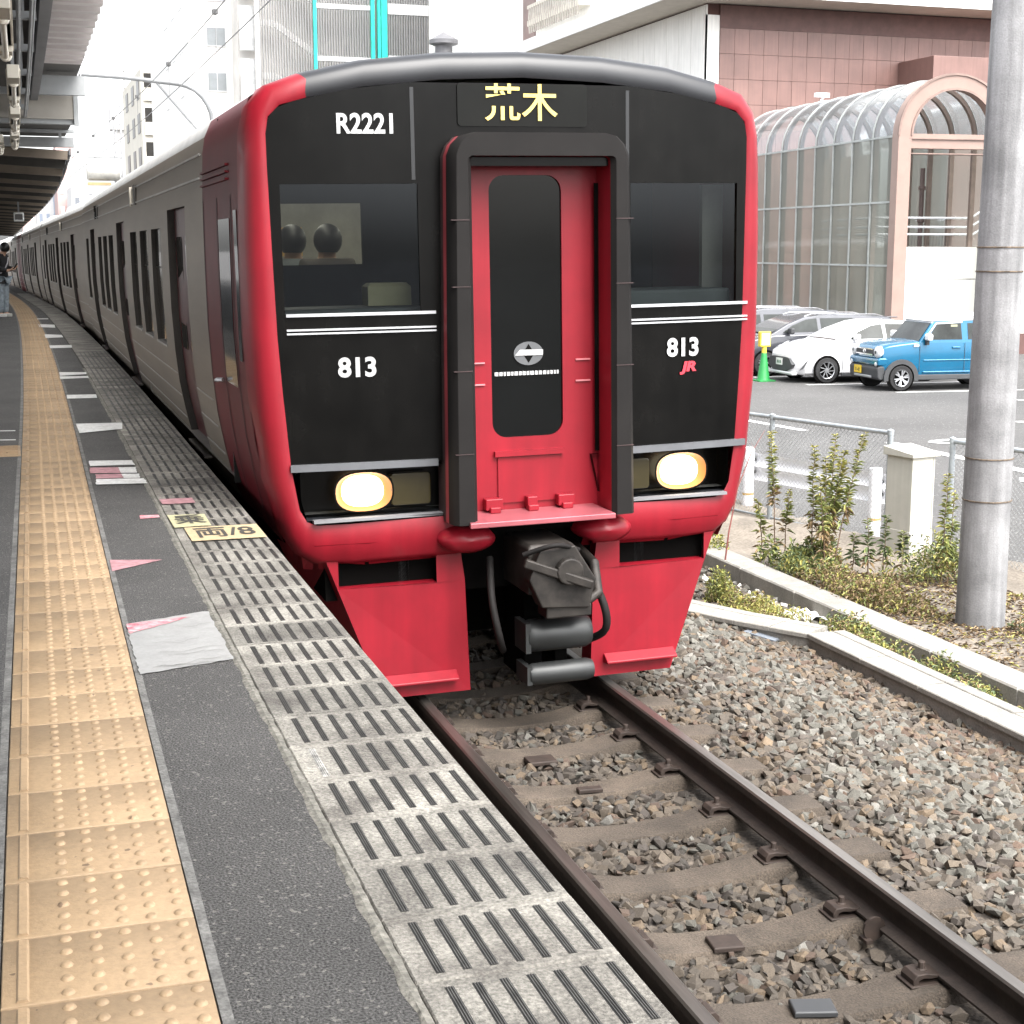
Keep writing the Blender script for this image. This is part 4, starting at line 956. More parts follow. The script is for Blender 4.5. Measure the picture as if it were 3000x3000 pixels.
em.add([(cx_ + .085 * cos(2 * pi * i / 28), .004, cz_ + .066 * sin(2 * pi * i / 28)) for i in range(28)], [tuple(range(28))], 0)
em.add([(cx_, .002, cz_ + .052), (cx_ + .034, .002, cz_), (cx_, .002, cz_ - .052), (cx_ - .034, .002, cz_)], [(0, 1, 2, 3)], 1)
em.add([(cx_ - .08, .0, cz_ - .010), (cx_ + .082, .0, cz_ - .012), (cx_ + .082, .0, cz_ + .020), (cx_ - .05, .0, cz_ + .022)], [(0, 1, 2, 3)], 2)
em.build('emblem', [mat('emblem_grey', (.10, .105, .11), .4), black, white_txt], gd_, recalc=False)
b = MB(); x = -.165
while x < .21:
    w = random.uniform(.010, .022); b.box(x, x + w, .006, .009, 1.847, 1.868); x += w + .006
b.build('door_lettering', mat('letter_grey', (.5, .51, .51), .5), gd_)
b = MB(); b.add([(-.40, YG - .03, 1.045), (.43, YG - .03, 1.045), (.40, .0, 1.06), (-.36, .0, 1.06), (-.40, YG - .03, 1.075), (.43, YG - .03, 1.075), (.40, 0, 1.09), (-.36, 0, 1.09)], [(3, 2, 1, 0), (4, 5, 6, 7), (0, 1, 5, 4), (1, 2, 6, 5), (2, 3, 7, 6), (3, 0, 4, 7)])
b.build('footplate', mat('plate_pink_lit', (.40, .11, .13), .3, metal=.3), car, bevel=.004)  # silver plate with the pink light on it put into its colour
for x in (-.20, .02, .22): b = MB(); b.box(x - .05 + .02 * (x == .02), x + .05 - .02 * (x == .02), -.07, -.01, 1.10, 1.165); b.box(x - .03, x + .03, -.09, -.03, 1.085, 1.12); b.build('hinge_block', red, car, bevel=.006)
b = MB()
for z_ in (1.92, 1.80):
    for (a, c) in ((-.345, -.225), (.30, .385)): b.box(a, c, -.012, -.001, z_, z_ + .008)
b.build('latch', mat('latch_pale', (.6, .2, .22), .3), car)
# lower lip and buffer lobes
for s in (-1, 1):
    b = MB(); P = [(s * .36, .0), (s * .9, fy(.9)), (s * 1.18, fy(1.18)), (s * 1.26, .06), (s * 1.30, .30)]
    for (xa, ya), (xc, yc) in zip(P[:-1], P[1:]): b.quad((xa, ya - .01, .96), (xc, yc - .01, .96), (xc * .97, yc + .12, .80), (xa, ya + .12, .80))
    b.build('lower_lip', red, car)
for s in (-1, 1):
    b = MB(); b.lathe([(.0001, -.08), (.10, -.065), (.15, -.02), (.165, .12)], (0, 0, 0), 24, axis='y'); o = b.build('buffer_lobe', red, car, smooth=60); o.location = (s * .40 + .035, -.10, .955); o.scale = (1, 1, .5)
# skirts
for s in (-1, 1):
    b = MB(); top, bot = 1.14, .86; F = lambda z: bot + (top - bot) * (z - .05) / .80
    yf = lambda x: .02 + .10 * max(0, abs(x) - .8)
    P = lambda x, z: (s * x + .02, yf(x) - .02, z)
    b.quad(P(.36, .05), P(F(.05), .05), P(F(.70), .70), P(.38, .70)); b.quad(P(.38, .70), P(.54, .70), P(.54, .86), P(.40, .86)); b.quad(P(1.08, .70), P(F(.7), .70), P(F(.86), .86), P(1.08, .86))
    b.quad(P(F(.05), .05), (s * (F(.05) + .10), .8, .05), (s * (F(.86) + .12), .8, .86), P(F(.86), .86))
    b.quad(P(.36, .05), (s * .36 + .02, .16, .05), (s * .40 + .02, .16, .86), P(.40, .86)); b.quad(P(.54, .70), P(1.08, .70), (s * 1.08 + .02, .12, .70), (s * .54 + .02, .12, .70))
    b.quad(P(.36, .05), P(F(.05), .05), (s * F(.05) + .02, .10, .06), (s * .36 + .02, .10, .06))
    b.prism([(yf(.6) - .02, .185), (yf(.6) - .085, .145), (yf(.6) - .085, .132), (yf(.6) - .02, .125)], 'x', s * .44 + .02, s * (F(.15) - .02) + .02)
    b.build('skirt', red, car, bevel=.004)
    b = MB(); b.box(s * .70 - .03 + .02, s * .70 + .03 + .02, .10, .16, .62, .92); b.build('skirt_bracket', grey_metal, car)
# coupler, jumper boxes, buffer beam
b = MB(); b.box(-1.12, 1.12, .10, .60, .62, 1.02); b.box(-.34, .38, .0, .5, .96, 1.05); b.build('buffer_beam', under, car)
b = MB(); b.box(-.10, .17, -.34, .5, .66, .94, ch=.02); b.prism([(-.05, .60), (.22, .58), (.26, .74), (.14, .94), (-.06, .92), (-.12, .76)], 'y', -.42, -.30); b.lathe([(.0001, -.02), (.075, -.02), (.085, .06), (.12, .10)], (.10, -.44, .80), 16, axis='y')
b.beam((-.14, -.40, .86), (.22, -.46, .72), .05, .05); b.tube([(.2, -.38, .60), (.30, -.34, .64), (.33, -.2, .78), (.31, .1, .85)], .03, 8); b.box(-.02, .24, -.40, -.25, .53, .60)
b.build('coupler', cast, car, bevel=.008)
for (pts, rr) in (([(.24, -.05, .80), (.33, -.28, .62), (.36, -.30, .42), (.30, -.1, .30)], .022), ([(-.22, -.02, .82), (-.27, -.22, .62), (-.24, -.26, .40), (-.16, -.05, .28)], .02), ([(.18, -.36, .9), (.02, -.45, .955), (-.14, -.38, .90)], .014)):
    b = MB(); P_ = [Vector(q) for q in pts]; cv = []
    for i in range(len(P_) - 1):
        a, c_ = P_[max(i - 1, 0)], P_[min(i + 2, len(P_) - 1)]
        for k in range(6): q = k / 6; cv.append(.5 * ((2 * P_[i]) + (P_[i + 1] - a) * q + (2 * a - 5 * P_[i] + 4 * P_[i + 1] - c_) * q * q + (3 * P_[i] - a - 3 * P_[i + 1] + c_) * q ** 3))
    b.tube(cv + [P_[-1]], rr, 8); b.build('air_hose', rubber, car, smooth=60)
for (z0, z1, y_) in ((.30, .49, -.30), (.12, .245, -.32)):
    b = MB(); r_ = (z1 - z0) / 2; b.tube([(-.08, y_ + r_, (z0 + z1) / 2), (-.05, y_ + r_, (z0 + z1) / 2), (.26, y_ + r_, (z0 + z1) / 2), (.29, y_ + r_, (z0 + z1) / 2)], [r_ * .85, r_, r_, r_ * .85], 20)
    b.box(-.10, -.07, y_ + .02, y_ + .22, z0 + .01, z1 - .01); b.build('jumper_box', grey_metal, car, smooth=50)
b = MB(); b.box(-1.0, 1.0, .95, 1.0, .14, .9); b.build('shade_plate', under, car); b = MB(); b.box(-.05, .05, -.1, .3, .10, .62); b.box(.13, .2, -.1, .2, .2, .62); b.build('hanger', under, car)  # full-width plate added behind the skirts to keep the underside dark
# cab and saloon interior
b = MB(); b.box(-1.40, 1.40, 1.52, 1.54, 1.1, 2.46); b.box(-1.40, 1.40, 1.52, 1.54, 2.84, 3.35); b.box(-1.40, -1.12, 1.52, 1.54, 2.46, 2.84); b.box(-.55, .62, 1.52, 1.54, 2.28, 2.84); b.box(1.16, 1.40, 1.52, 1.54, 2.28, 2.84)
b.quad((-1.35, .1, 1.12), (1.35, .1, 1.12), (1.35, 1.52, 1.12), (-1.35, 1.52, 1.12)); b.quad((-1.3, .12, 3.36), (1.3, .12, 3.36), (1.3, 1.52, 3.36), (-1.3, 1.52, 3.36)); b.build('cab_wall', cab_in, car)
b = MB(); b.box(-1.3, -.5, .12, .55, 2.05, 2.24); b.box(.55, 1.3, .12, .55, 2.05, 2.3); b.build('driver_desk', mat('desk_grey', (.16, .175, .18), .6), car, bevel=.02)
b = MB(); b.box(1.20, 1.33, .30, .34, 2.25, 2.9); b.build('cab_pillar', mat('pillar_grey', (.42, .40, .37), .6), car)
b = MB(); b.box(-.80, -.56, .25, .40, 2.245, 2.37, ch=.02); b.build('cream_box', mat('cream', (.5, .45, .27), .6), car)
b = MB(); P = 8.0
b.quad((-1.38, 1.6, 1.12), (1.38, 1.6, 1.12), (1.38, P, 1.12), (-1.38, P, 1.12)); b.quad((-1.38, 1.6, 3.25), (1.38, 1.6, 3.25), (1.38, P, 3.25), (-1.38, P, 3.25))
for s in (-1, 1): b.quad((s * 1.24, 1.6, 1.12), (s * 1.24, P, 1.12), (s * 1.30, P, 3.25), (s * 1.30, 1.6, 3.25))
b.quad((-1.38, P, 1.12), (1.38, P, 1.12), (1.38, P, 3.25), (-1.38, P, 3.25)); b.build('saloon_wall', saloon, car)
b = MB(); b.box(-.75, -.6, 1.9, 7.5, 3.20, 3.235); b.box(.6, .75, 1.9, 7.5, 3.20, 3.235); b.build('saloon_lamp', saloon_light, car)
b = MB(); b.box(-1.25, -.98, 2.6, 2.62, 2.86, 2.96); b.build('hanging_poster', mat('poster', (.8, .76, .6), .6), car); b = MB(); b.box(-.72, -.52, 3.8, 3.82, 2.5, 2.72); b.build('hanging_poster', mat('poster_o', (.7, .42, .15), .6), car)

# --- following cars
lab = ['second rail car, steel grey, coupled behind the leading car', 'third rail car from the front, steel sided, beyond the two nearest', 'fourth rail car with a red cab end where two trains couple', 'farthest rail car, pale and curving away behind the waiting person']
L_ = 20.0
mid = thing('rail_car', lab[0], 'train car', *place_car(28.05, 48.05), group='cars of the commuter train'); car_parts(mid, False, .2, False)
rear = []
for i in (1, 2, 3):
    c = copy_tree(mid); c['label'] = lab[i]; y0 = 28.05 + 20.1 * i; c.location, c.rotation_euler = place_car(y0, y0 + 20); rear.append(c)
b = MB(); skin(b, [.19, 1.9], lambda s, y, z: False, lambda y, z: 1 if z > 3.33 else 0); b.v = [(x * 1.003, y, z) for x, y, z in b.v]; b.build('cab_side', [redd, roof_m], rear[1], smooth=40)
b = MB(); skin(b, [17.9, 19.8], lambda s, y, z: False, lambda y, z: 1 if z > 3.33 else 0); b.v = [(x * 1.003, y, z) for x, y, z in b.v]; b.build('cab_side', [redd, roof_m], rear[0], smooth=40)

# ------------------------------------------------------------------ platform canopy
cn = thing('platform_canopy', 'grey steel platform canopy with folded metal roof and dark underside', 'canopy', (0, 0, 0))  # roof extended unseen, left and behind the camera, to block sky light
RX = .825
def roofz(x, y): return 3.60 + .05 * (x - .6) * -1
# folded sheet, ribs across the platform
b = MB(); pit = .475; y = -12.0; prev = None; P = []
while y < 19.0:
    P += [(y, 3.60), (y + .11, 3.60), (y + .17, 3.69), (y + .36, 3.69), (y + .42, 3.60)]; y += pit
for (ya, za), (yb, zb) in zip(P[:-1], P[1:]): b.quad((-8, ya, za + .08), (RX + cc(ya), ya, za), (RX + cc(yb), yb, zb), (-8, yb, zb + .08))
b.build('roof_sheet', corr, cn)
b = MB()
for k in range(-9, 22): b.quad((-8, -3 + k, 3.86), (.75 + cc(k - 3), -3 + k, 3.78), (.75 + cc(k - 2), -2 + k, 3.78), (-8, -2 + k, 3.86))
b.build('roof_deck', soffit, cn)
def long_beam(name, m, xo, w, z0, z1, y0, y1, step=1.0):
    b = MB(); n = max(1, int((y1 - y0) / step)); pth = [(xo + cc(y0 + (y1 - y0) * i / n), y0 + (y1 - y0) * i / n, 0) for i in range(n + 1)]
    b.sweep([(-w / 2, z0), (w / 2, z0), (w / 2, z1), (-w / 2, z1)], pth); return b.build(name, m, cn)
long_beam('eaves_beam', canopy_dk, .295, .095, 3.35, 3.62, -12, 22.3)
long_beam('inner_beam', canopy_dk, -1.5, .2, 3.2, 3.6, -3, 21)
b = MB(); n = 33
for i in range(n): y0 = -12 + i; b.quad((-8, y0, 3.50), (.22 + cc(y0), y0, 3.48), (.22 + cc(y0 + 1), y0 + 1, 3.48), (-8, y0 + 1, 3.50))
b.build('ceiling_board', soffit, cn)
# cable ladder under the ceiling
for xo, rr in ((.075, .020), (.165, .016), (.185, .010)):
    b = MB(); b.tube([(xo + cc(y), y, 3.14) for y in np.linspace(-2, 22.5, 26)], rr, 6); b.build('conduit', canopy_g, cn)
y = 2.65
while y < 22: 
    b = MB(); b.box(-.03 + cc(y), .205 + cc(y), y - .035, y + .035, 3.14, 3.20); b.box(.10 + cc(y), .12 + cc(y), y - .01, y + .01, 3.19, 3.48); b.build('cable_bracket', canopy_g, cn); y += 1.95
for k in range(34):
    y = -1.5 + .7 * k; b = MB(); b.box(-1.4, -.2 + cc(y), y - .04, y + .04, 3.36 + random.uniform(-.03, .05), 3.44); b.build('purlin', soffit if k % 3 else canopy_dk, cn)
# gap with cross girders, then the lower and older roof
b = MB(); b.box(-8, 1.0, 19.3, 25.2, 3.70, 3.76); b.build('gap_shade_roof', soffit, cn); b = MB(); b.box(-8, .93, 21.5, 24.7, 3.13, 3.17); b.build('gap_cover_plate', soffit, cn)  # dark sheets added over the gap to shade it and hide the sky
for (y, z0, z1, xe, m, w) in ((21.0, 3.40, 3.64, 1.07, canopy_g, .14), (21.3, 3.12, 3.42, .97, panel_l, .05), (21.4, 3.06, 3.13, .97, canopy_g, .16), (23.9, 2.92, 3.06, 1.02, canopy_g, .16), (23.2, 3.08, 3.12, 1.0, canopy_g, .1)):
    b = MB(); b.box(-1.2, xe, y - w / 2, y + w / 2, z0, z1); b.build('cross_girder' if m is canopy_g else 'end_panel', m, cn)
for q in ((.93, .99, 21.26, 21.33, 3.04, 3.42), (.80, .84, 23.6, 23.64, 3.04, 3.2)): b = MB(); b.box(*q); b.build('end_post', canopy_g, cn)
ex = pch([(21, .93), (24.6, .97), (28, 1.0), (34, 1.05), (42, .98), (52, .87), (62, .68), (75, .4), (85, .1)]); ez = pch([(21, 3.0), (24.6, 2.91), (28, 2.80), (34, 2.73), (42, 2.61), (52, 2.54), (62, 2.41), (75, 2.2), (85, 2.0)])
b = MB(); ys2 = [24.6 + 1.6 * i for i in range(34)]
for y0, y1 in zip(ys2[:-1], ys2[1:]): b.quad((-5, y0, ez(y0) + .35), (ex(y0), y0, ez(y0)), (ex(y1), y1, ez(y1)), (-5, y1, ez(y1) + .35))
b.build('old_roof', soffit, cn)
for i, y in enumerate(ys2):
    b = MB(); b.beam((-4.5, y, ez(y) + .22), (ex(y) - .02, y, ez(y) - .07), .10, .13); b.build('rafter', soffit if i % 2 else mat('rafter_brown', (.16, .13, .10), .8), cn)
b = MB()
for y0, y1 in zip(ys2[:-1], ys2[1:]): b.beam((ex(y0) + .02, y0, ez(y0) - .01), (ex(y1) + .02, y1, ez(y1) - .01), .03, .10)
b.build('eaves_edge', canopy_dk, cn)
for y in (34, 40, 46, 53, 60): b = MB(); b.box(-.95 + cc(y), -.75 + cc(y), y - .1, y + .1, zz(y), ez(y) + .2); b.build('column', mat('column_cream', (.62, .57, .46), .7), cn)
for y in (6, 14, 22, 29): b = MB(); b.box(-2.6, -2.4, y - .1, y + .1, 0, 3.6); b.build('column', mat('column_cream', (.62, .57, .46), .7), cn)
# fluorescent lamps hanging from the canopy
def hang_lamp(x, y, z, lab):
    t = thing('platform_lamp', lab, 'lamp', (x, y, z), (0, 0, -slope(cc, y)), group='tube lamps under the canopy')
    b = MB(); b.box(-.045, .045, -1.1, 1.1, .06, .10); b.prism([(-.056, .06), (.056, .06), (.045, .085), (-.045, .085)], 'y', -1.12, 1.12); b.box(-.045, .045, -1.18, -.75, .0, .10); b.box(-.045, .045, .85, 1.18, .02, .10); b.build('body', lampbody, t, bevel=.006)
    b = MB(); b.tube([(0, -.70, .015), (0, 1.08, .015)], .019, 10); b.build('tube', tube_m, t, smooth=60)
    for yy in (-.66, 1.08):
        b = MB(); b.lathe([(.0001, -.03), (.034, -.03), (.040, 0), (.034, .03), (.0001, .03)], (0, yy, .02), 12, axis='y'); b.build('socket', tube_m, t, smooth=50)
    b = MB(); b.box(-.012, .012, -.6, -.57, .10, .80); b.box(-.012, .012, .57, .6, .10, .80); b.build('hanger', canopy_g, t)
for y, xo, lab in ((9.85, -.025, 'cream tube lamp nearest the camera under the canopy, cut by the photo edge'), (13.3, .015, 'second cream tube lamp under the canopy, counted from the photo edge'), (16.5, .02, 'third tube lamp, beside the pale end panel of the canopy'), (19.4, .02, 'small tube lamp just before the low dark roof'), (20.6, -.16, 'dim tube lamp at the photo edge under the low dark roof')):
    hang_lamp(xo + cc(y), y, 2.68, lab)
# monitor box under the far roof
t = thing('platform_monitor', 'small white boxed monitor hanging below the far dark roof', 'monitor', (.31, 40, 2.10))
b = MB(); b.box(-.12, .12, -.15, .15, 0, .22); b.build('case', mat('case_white', (.75, .75, .73), .5), t, bevel=.02); b = MB(); b.box(-.09, .09, -.155, -.14, .04, .18); b.build('screen', pane_d, t); b = MB(); b.box(-.02, .02, -.02, .02, .22, .7); b.build('hanger', canopy_g, t)

# ------------------------------------------------------------------ people
skin_m = mat('skin', (.50, .31, .22), .55, var=.05); hair_m = mat('hair_black', (.012, .011, .012), .5); cloth_k = mat('jacket_black', (.018, .018, .02), .85, var=.2); jeans = mat('jeans_pale', (.30, .36, .41), .85, var=.2, vs=14); shoe_m = mat('shoe_white', (.6, .6, .58), .6); cloth_g = mat('shirt_grey', (.30, .33, .34), .85); cloth_b = mat('jacket_brown', (.10, .085, .075), .85); bagm = mat('strap_grey', (.45, .44, .46), .8)
def skin_mesh(name, verts, edges, radii, m, parent, sub=2, root=0):
    me = bpy.data.meshes.new(name); me.from_pydata(verts, edges, []); o = bpy.data.objects.new(name, me); COL.objects.link(o)
    sk = o.modifiers.new('skin', 'SKIN'); me.skin_vertices.new() if not me.skin_vertices else None
    for i, rr in enumerate(radii):
        me.skin_vertices[0].data[i].radius = rr if isinstance(rr, tuple) else (rr, rr)
    me.skin_vertices[0].data[root].use_root = True
    sb = o.modifiers.new('sub', 'SUBSURF'); sb.levels = sub; sb.render_levels = sub
    dg = bpy.context.evaluated_depsgraph_get(); m2 = bpy.data.meshes.new_from_object(o.evaluated_get(dg)); bpy.data.objects.remove(o); m2.name = name
    m2.materials.clear(); m2.materials.append(m); m2.polygons.foreach_set('material_index', [0] * len(m2.polygons)); m2.shade_smooth()
    o = bpy.data.objects.new(name, m2); COL.objects.link(o); o.parent = parent; return o
def person(label, loc, rz, sc=1., top=cloth_k, legs=jeans, bow=.0, phone=True, group=None):
    t = thing('person', label, 'person', loc, (0, 0, rz), group=group); t.scale = (sc, sc, sc)
    hx = .10 * bow                                            # the figure faces -y; the head bows forward
    H = Vector((0, -.10 * bow, 1.52))
    V = [(0, 0, .93), (0, .0, 1.12), (0, -.01, 1.34), (0, -.02 - .03 * bow, 1.44), tuple(H), tuple(H + Vector((0, -.05 * bow - .01, .11))),
         (.17, 0, 1.38), (.23, .02, 1.12), (.14, -.22, 1.10), (.09, -.27, 1.13), (-.17, 0, 1.38), (-.23, .02, 1.12), (-.12, -.22, 1.06), (-.07, -.26, 1.08),
         (.09, 0, .86), (.10, -.02, .48), (.10, .01, .08), (.11, -.12, .035), (-.09, 0, .86), (-.10, -.01, .48), (-.10, .04, .08), (-.11, -.09, .035)]
    Ed = [(0, 1), (1, 2), (2, 3), (3, 4), (4, 5), (2, 6), (6, 7), (7, 8), (8, 9), (2, 10), (10, 11), (11, 12), (12, 13), (0, 14), (14, 15), (15, 16), (16, 17), (0, 18), (18, 19), (19, 20), (20, 21)]
    Rr = [(.15, .11), (.135, .10), (.155, .105), .055, .085, .075, .062, .045, .034, .026, .062, .045, .034, .026, .085, .060, .045, .036, .085, .060, .045, .036]
    skin_mesh('body', V, Ed, Rr, skin_m, t)
    # clothing as slightly larger shells
    g = lambda idx, k: [tuple(x * k for x in Rr[i]) if isinstance(Rr[i], tuple) else Rr[i] * k for i in idx]
    ji = [0, 1, 2, 3, 6, 7, 8, 10, 11, 12]; mp = {a: i for i, a in enumerate(ji)}; JR_ = [.185, .175, .185, .075, .092, .074, .058, .092, .074, .058]
    skin_mesh('jacket', [V[i] for i in ji] + [(0, .0, .78)], [(mp[a], mp[c]) for a, c in Ed if a in mp and c in mp] + [(0, len(ji))], [(q, q * .72) if i < 3 else q for i, q in enumerate(JR_)] + [(.19, .135)], top, t)
    ti = [0, 14, 15, 16, 18, 19, 20]; mp = {a: i for i, a in enumerate(ti)}
    skin_mesh('trousers', [V[i] for i in ti], [(mp[a], mp[c]) for a, c in Ed if a in mp and c in mp], [(.17, .125), .118, .086, .072, .118, .086, .072], legs, t)
    for s in (0, 1):
        q = V[16 + 4 * s]; b = MB(); b.prism(rrect(-.05, .05, -.16, .10, .045), 'z', 0, .075); o = b.build('shoe', shoe_m, t, bevel=.012); o.location = (q[0], q[1], 0)
    # hair: cap over skull and nape
    b = MB(); hc = H + Vector((0, .012 - .03 * bow, .07)); n = 16
    prof_ = [(.112 * sin(a), .125 * cos(a)) for a in np.linspace(.02, 2.45, 10)]
    b.lathe(prof_, hc, n); hr = b.build('hair', hair_m, t, smooth=80); hr.rotation_euler = (0, 0, 0)
    # face and hands
    fc = H + Vector((0, -.095 - .05 * bow, .045))
    b = MB(); b.add([fc + Vector(p) for p in ((-.012, 0, .02), (.012, 0, .02), (0, -.022, -.012), (-.014, 0, -.016), (.014, 0, -.016))], [(0, 1, 2), (0, 2, 3), (1, 4, 2), (2, 4, 3)]); b.build('nose', skin_m, t)
    for s in (-1, 1):
        b = MB(); b.lathe([(.0001, -.006), (.008, -.003), (.0001, .004)], fc + Vector((s * .032, .006, .035)), 8, axis='y'); b.build('eye', ink, t)
        b = MB(); b.lathe([(.0001, -.008), (.02, 0), (.0001, .008)], H + Vector((s * .088, -.01, .05)), 8, axis='x'); b.build('ear', skin_m, t)
        hd = Vector(V[9] if s > 0 else V[13]); HV, HE, HR = [tuple(hd), tuple(hd + Vector((-s * .03, -.06, .005)))], [(0, 1)], [(.032, .016), (.034, .014)]
        for k, (dx, L) in enumerate(((-.026, .055), (-.009, .064), (.009, .06), (.025, .045))):
            a = hd + Vector((-s * .03 + dx, -.075, .005)); HV += [tuple(a), tuple(a + Vector((-s * .006, -L * .6, .012))), tuple(a + Vector((-s * .012, -L * .75, .04)))]; m0 = len(HV) - 3; HE += [(1, m0), (m0, m0 + 1), (m0 + 1, m0 + 2)]; HR += [.009, .0085, .007]
        a = hd + Vector((s * .03, -.03, .01)); HV += [tuple(a), tuple(a + Vector((-s * .002, -.045, .035)))]; m0 = len(HV) - 2; HE += [(0, m0), (m0, m0 + 1)]; HR += [.011, .008]
        skin_mesh('hand', HV, HE, HR, skin_m, t, sub=1)
    if phone:
        ph = thing('phone', 'dark phone held by the person waiting on the platform', 'phone', t.matrix_basis @ Vector((0, -.36, 1.16)), (.6, 0, rz))
        b = MB(); b.prism(rrect(-.036, .036, -.075, .075, .01), 'y', -.004, .004); b.build('case', ink, ph); b = MB(); b.prism(rrect(-.032, .032, -.07, .07, .008), 'y', .0041, .005); b.build('screen', pane_d, ph)
        b = MB(); b.tube([(.12, -.12, 1.36), (.02, -.155, 1.24), (-.10, -.15, 1.10), (-.19, -.08, 1.0)], .014, 6); b.build('bag_strap', bagm, t)
    return t
person('person in a black jacket and pale jeans bowed over a phone by the yellow paving', (-.15, 34.6, -.02), 1.05, .93, bow=1.0)
Mc = car.matrix_basis.copy()
bpy.context.view_layer.update()
for (x, y, rz, c1, lab) in ((-.74, 3.2, 2.8, cloth_g, 'standing passenger in grey shirt seen through the left windscreen'), (-.52, 3.0, 3.3, cloth_b, 'standing passenger in brown jacket seen through the left windscreen')):
    w = Matrix.LocRotScale(Vector(loc), __import__('mathutils').Euler(rot), None) @ Vector((x, y, 1.125))
    person(lab, w, rz, .94, top=c1, legs=cloth_k, phone=False, group='passengers inside the leading car')

# ------------------------------------------------------------------ overhead line
def wire_z(y, z0): return z0 + zz(y)
t = thing('contact_wire', 'thin overhead contact wire running above the train roof', 'wire', (0, 0, 0)); 
b = MB(); b.tube([(TCX + .08 + cc(y), y, 4.09 + zz(y)) for y in np.linspace(2, 110, 60)], .0085, 5); b.build('wire', mat('wire_dark', (.10, .10, .10), .5), t)
t = thing('messenger_wire', 'upper overhead messenger wire with clamp beads above the train', 'wire', (0, 0, 0)); mz = lambda y: 4.62 + zz(y) + .14 * ((((y - 4) % 40) - 20) / 20) ** 2
b = MB(); b.tube([(TCX + .08 + cc(y), y, mz(y)) for y in np.linspace(2, 110, 80)], .009, 5); b.build('wire', MATS['wire_dark'], t)
for k in range(12):
    y = 21.6 + 6.2 * k
    b = MB(); b.lathe([(.0001, -.05), (.045, -.02), (.045, .03), (.0001, .05)], (TCX + .08 + cc(y), y, mz(y)), 8); b.build('clamp', MATS['wire_dark'], t)
    b = MB(); b.tube([(TCX + .08 + cc(y), y, mz(y)), (TCX + .08 + cc(y), y, 4.09 + zz(y))], .003, 4); b.build('dropper', MATS['wire_dark'], t)
t = thing('catenary_mast', 'slim grey bracket mast with curved arm reaching over the platform', 'mast', (5.15, 40, -1.7)); g2 = mat('mast_grey', (.17, .175, .18), .5)
b = MB(); b.tube([(0, 0, 0), (0, 0, 6.3)] + [(-.9 * (1 - cos(a)), 0, 6.3 + .95 * sin(a)) for a in np.linspace(.25, 1.5, 6)] + [(-2.2, 0, 7.36), (-3.25, 0, 7.40)], .055, 8); b.build('mast', g2, t, smooth=60)
b = MB(); b.tube([(-.02, 0, 5.7), (-1.35, 0, 7.25)], .03, 6); b.build('brace', g2, t)
b = MB()
for i in range(6): b.lathe([(.03, -.03), (.075, 0), (.03, .03)], (-3.2 - .07 * i, 0, 7.40), 10, axis='x')
b.tube([(-3.1, 0, 7.40), (-3.75, 0, 7.38)], .03, 6); b.tube([(-3.4, 0, 7.4), (-3.36, 0, 7.75)], .03, 6); b.build('insulator', white_steel, t, smooth=40)
t = thing('transformer_mast', 'pale mast with round transformer drum and insulators beyond the train', 'mast', (4.6, 75, -2.0))
b = MB()
for dx in (0, .35): b.tube([(dx + .45, 0, 0), (dx + .43, 0, 10.3)], .05, 6)
for i in range(9): b.tube([(.45, 0, 3 + i * .8), (.8, 0, 3.8 + i * .8)], .022, 4)
b.tube([(-1.6, 0, 7.7), (.8, 0, 7.7)], .05, 6); b.tube([(-1.6, 0, 5.95), (.8, 0, 5.95)], .05, 6); b.build('frame', mat('mast_pale', (.34, .345, .355), .5), t)
b = MB(); b.tube([(-.88, -.2, 7.02), (-.83, -.2, 7.02), (.55, -.2, 7.02), (.62, -.2, 7.02)], [.37, .43, .43, .37], 20); b.build('drum', mat('drum_cream', (.40, .39, .36), .5), t, smooth=50)
b = MB(); b.box(-.85, .2, -.4, 0, 6.38, 6.5); b.build('drum_tray', mat('tray_ochre', (.34, .25, .12), .6), t)
for i in range(5): b = MB(); b.lathe([(.03, 0), (.09, .06), (.03, .12), (.09, .2), (.03, .26), (.09, .34), (.03, .4)], (-1.2 + .36 * i, -.2, 5.5), 8); b.build('insulator', white_steel, t)

# ------------------------------------------------------------------ car park: markings, cone, cars
lm = thing('car_park_markings', None, None, kind='structure')
def lmark(pts): 
    b = MB(); b.add([(x, y, -1.672) for x, y in pts], [tuple(range(len(pts)))]); b.build('white_line', white_paint, lm)
for (xa, ya) in ((18.45, 28.68), (17.48, 30.95), (16.9, 33.3), (16.7, 35.7), (19.9, 26.4), (20.6, 24.1)):
    lmark([(xa, ya), (xa, ya + .16), (xa + 5, ya - .34 + .0), (xa + 5, ya - .5)])
lmark([(13.40, 21.2), (13.62, 21.2), (13.72, 17.0), (13.48, 17.0)]); lmark([(12.5, 26.2), (12.7, 26.2), (13.1, 23.1), (12.9, 23.1)])
lmark([(15.4, 20.2), (15.6, 20.5), (22, 15.5), (21.8, 15.2)]); lmark([(12.9, 17.0), (13.1, 17.3), (19, 13.6), (18.8, 13.3)])
for ci in range(1):                                          # painted oval outline
    b = MB(); P = [(14.75 + .62 * cos(a), 21.0 + .30 * sin(a)) for a in np.linspace(0, 2 * pi, 29)]; Q = [(14.75 + .42 * cos(a), 21.0 + .14 * sin(a)) for a in np.linspace(0, 2 * pi, 29)]
    for i in range(28): b.quad((*P[i], -1.672), (*P[i + 1], -1.672), (*Q[i + 1], -1.672), (*Q[i], -1.672))
    b.build('oval_mark', white_paint, lm)
lmark([(17.3, 23.2), (17.4, 22.8), (18.6, 22.6), (18.5, 23.0)])
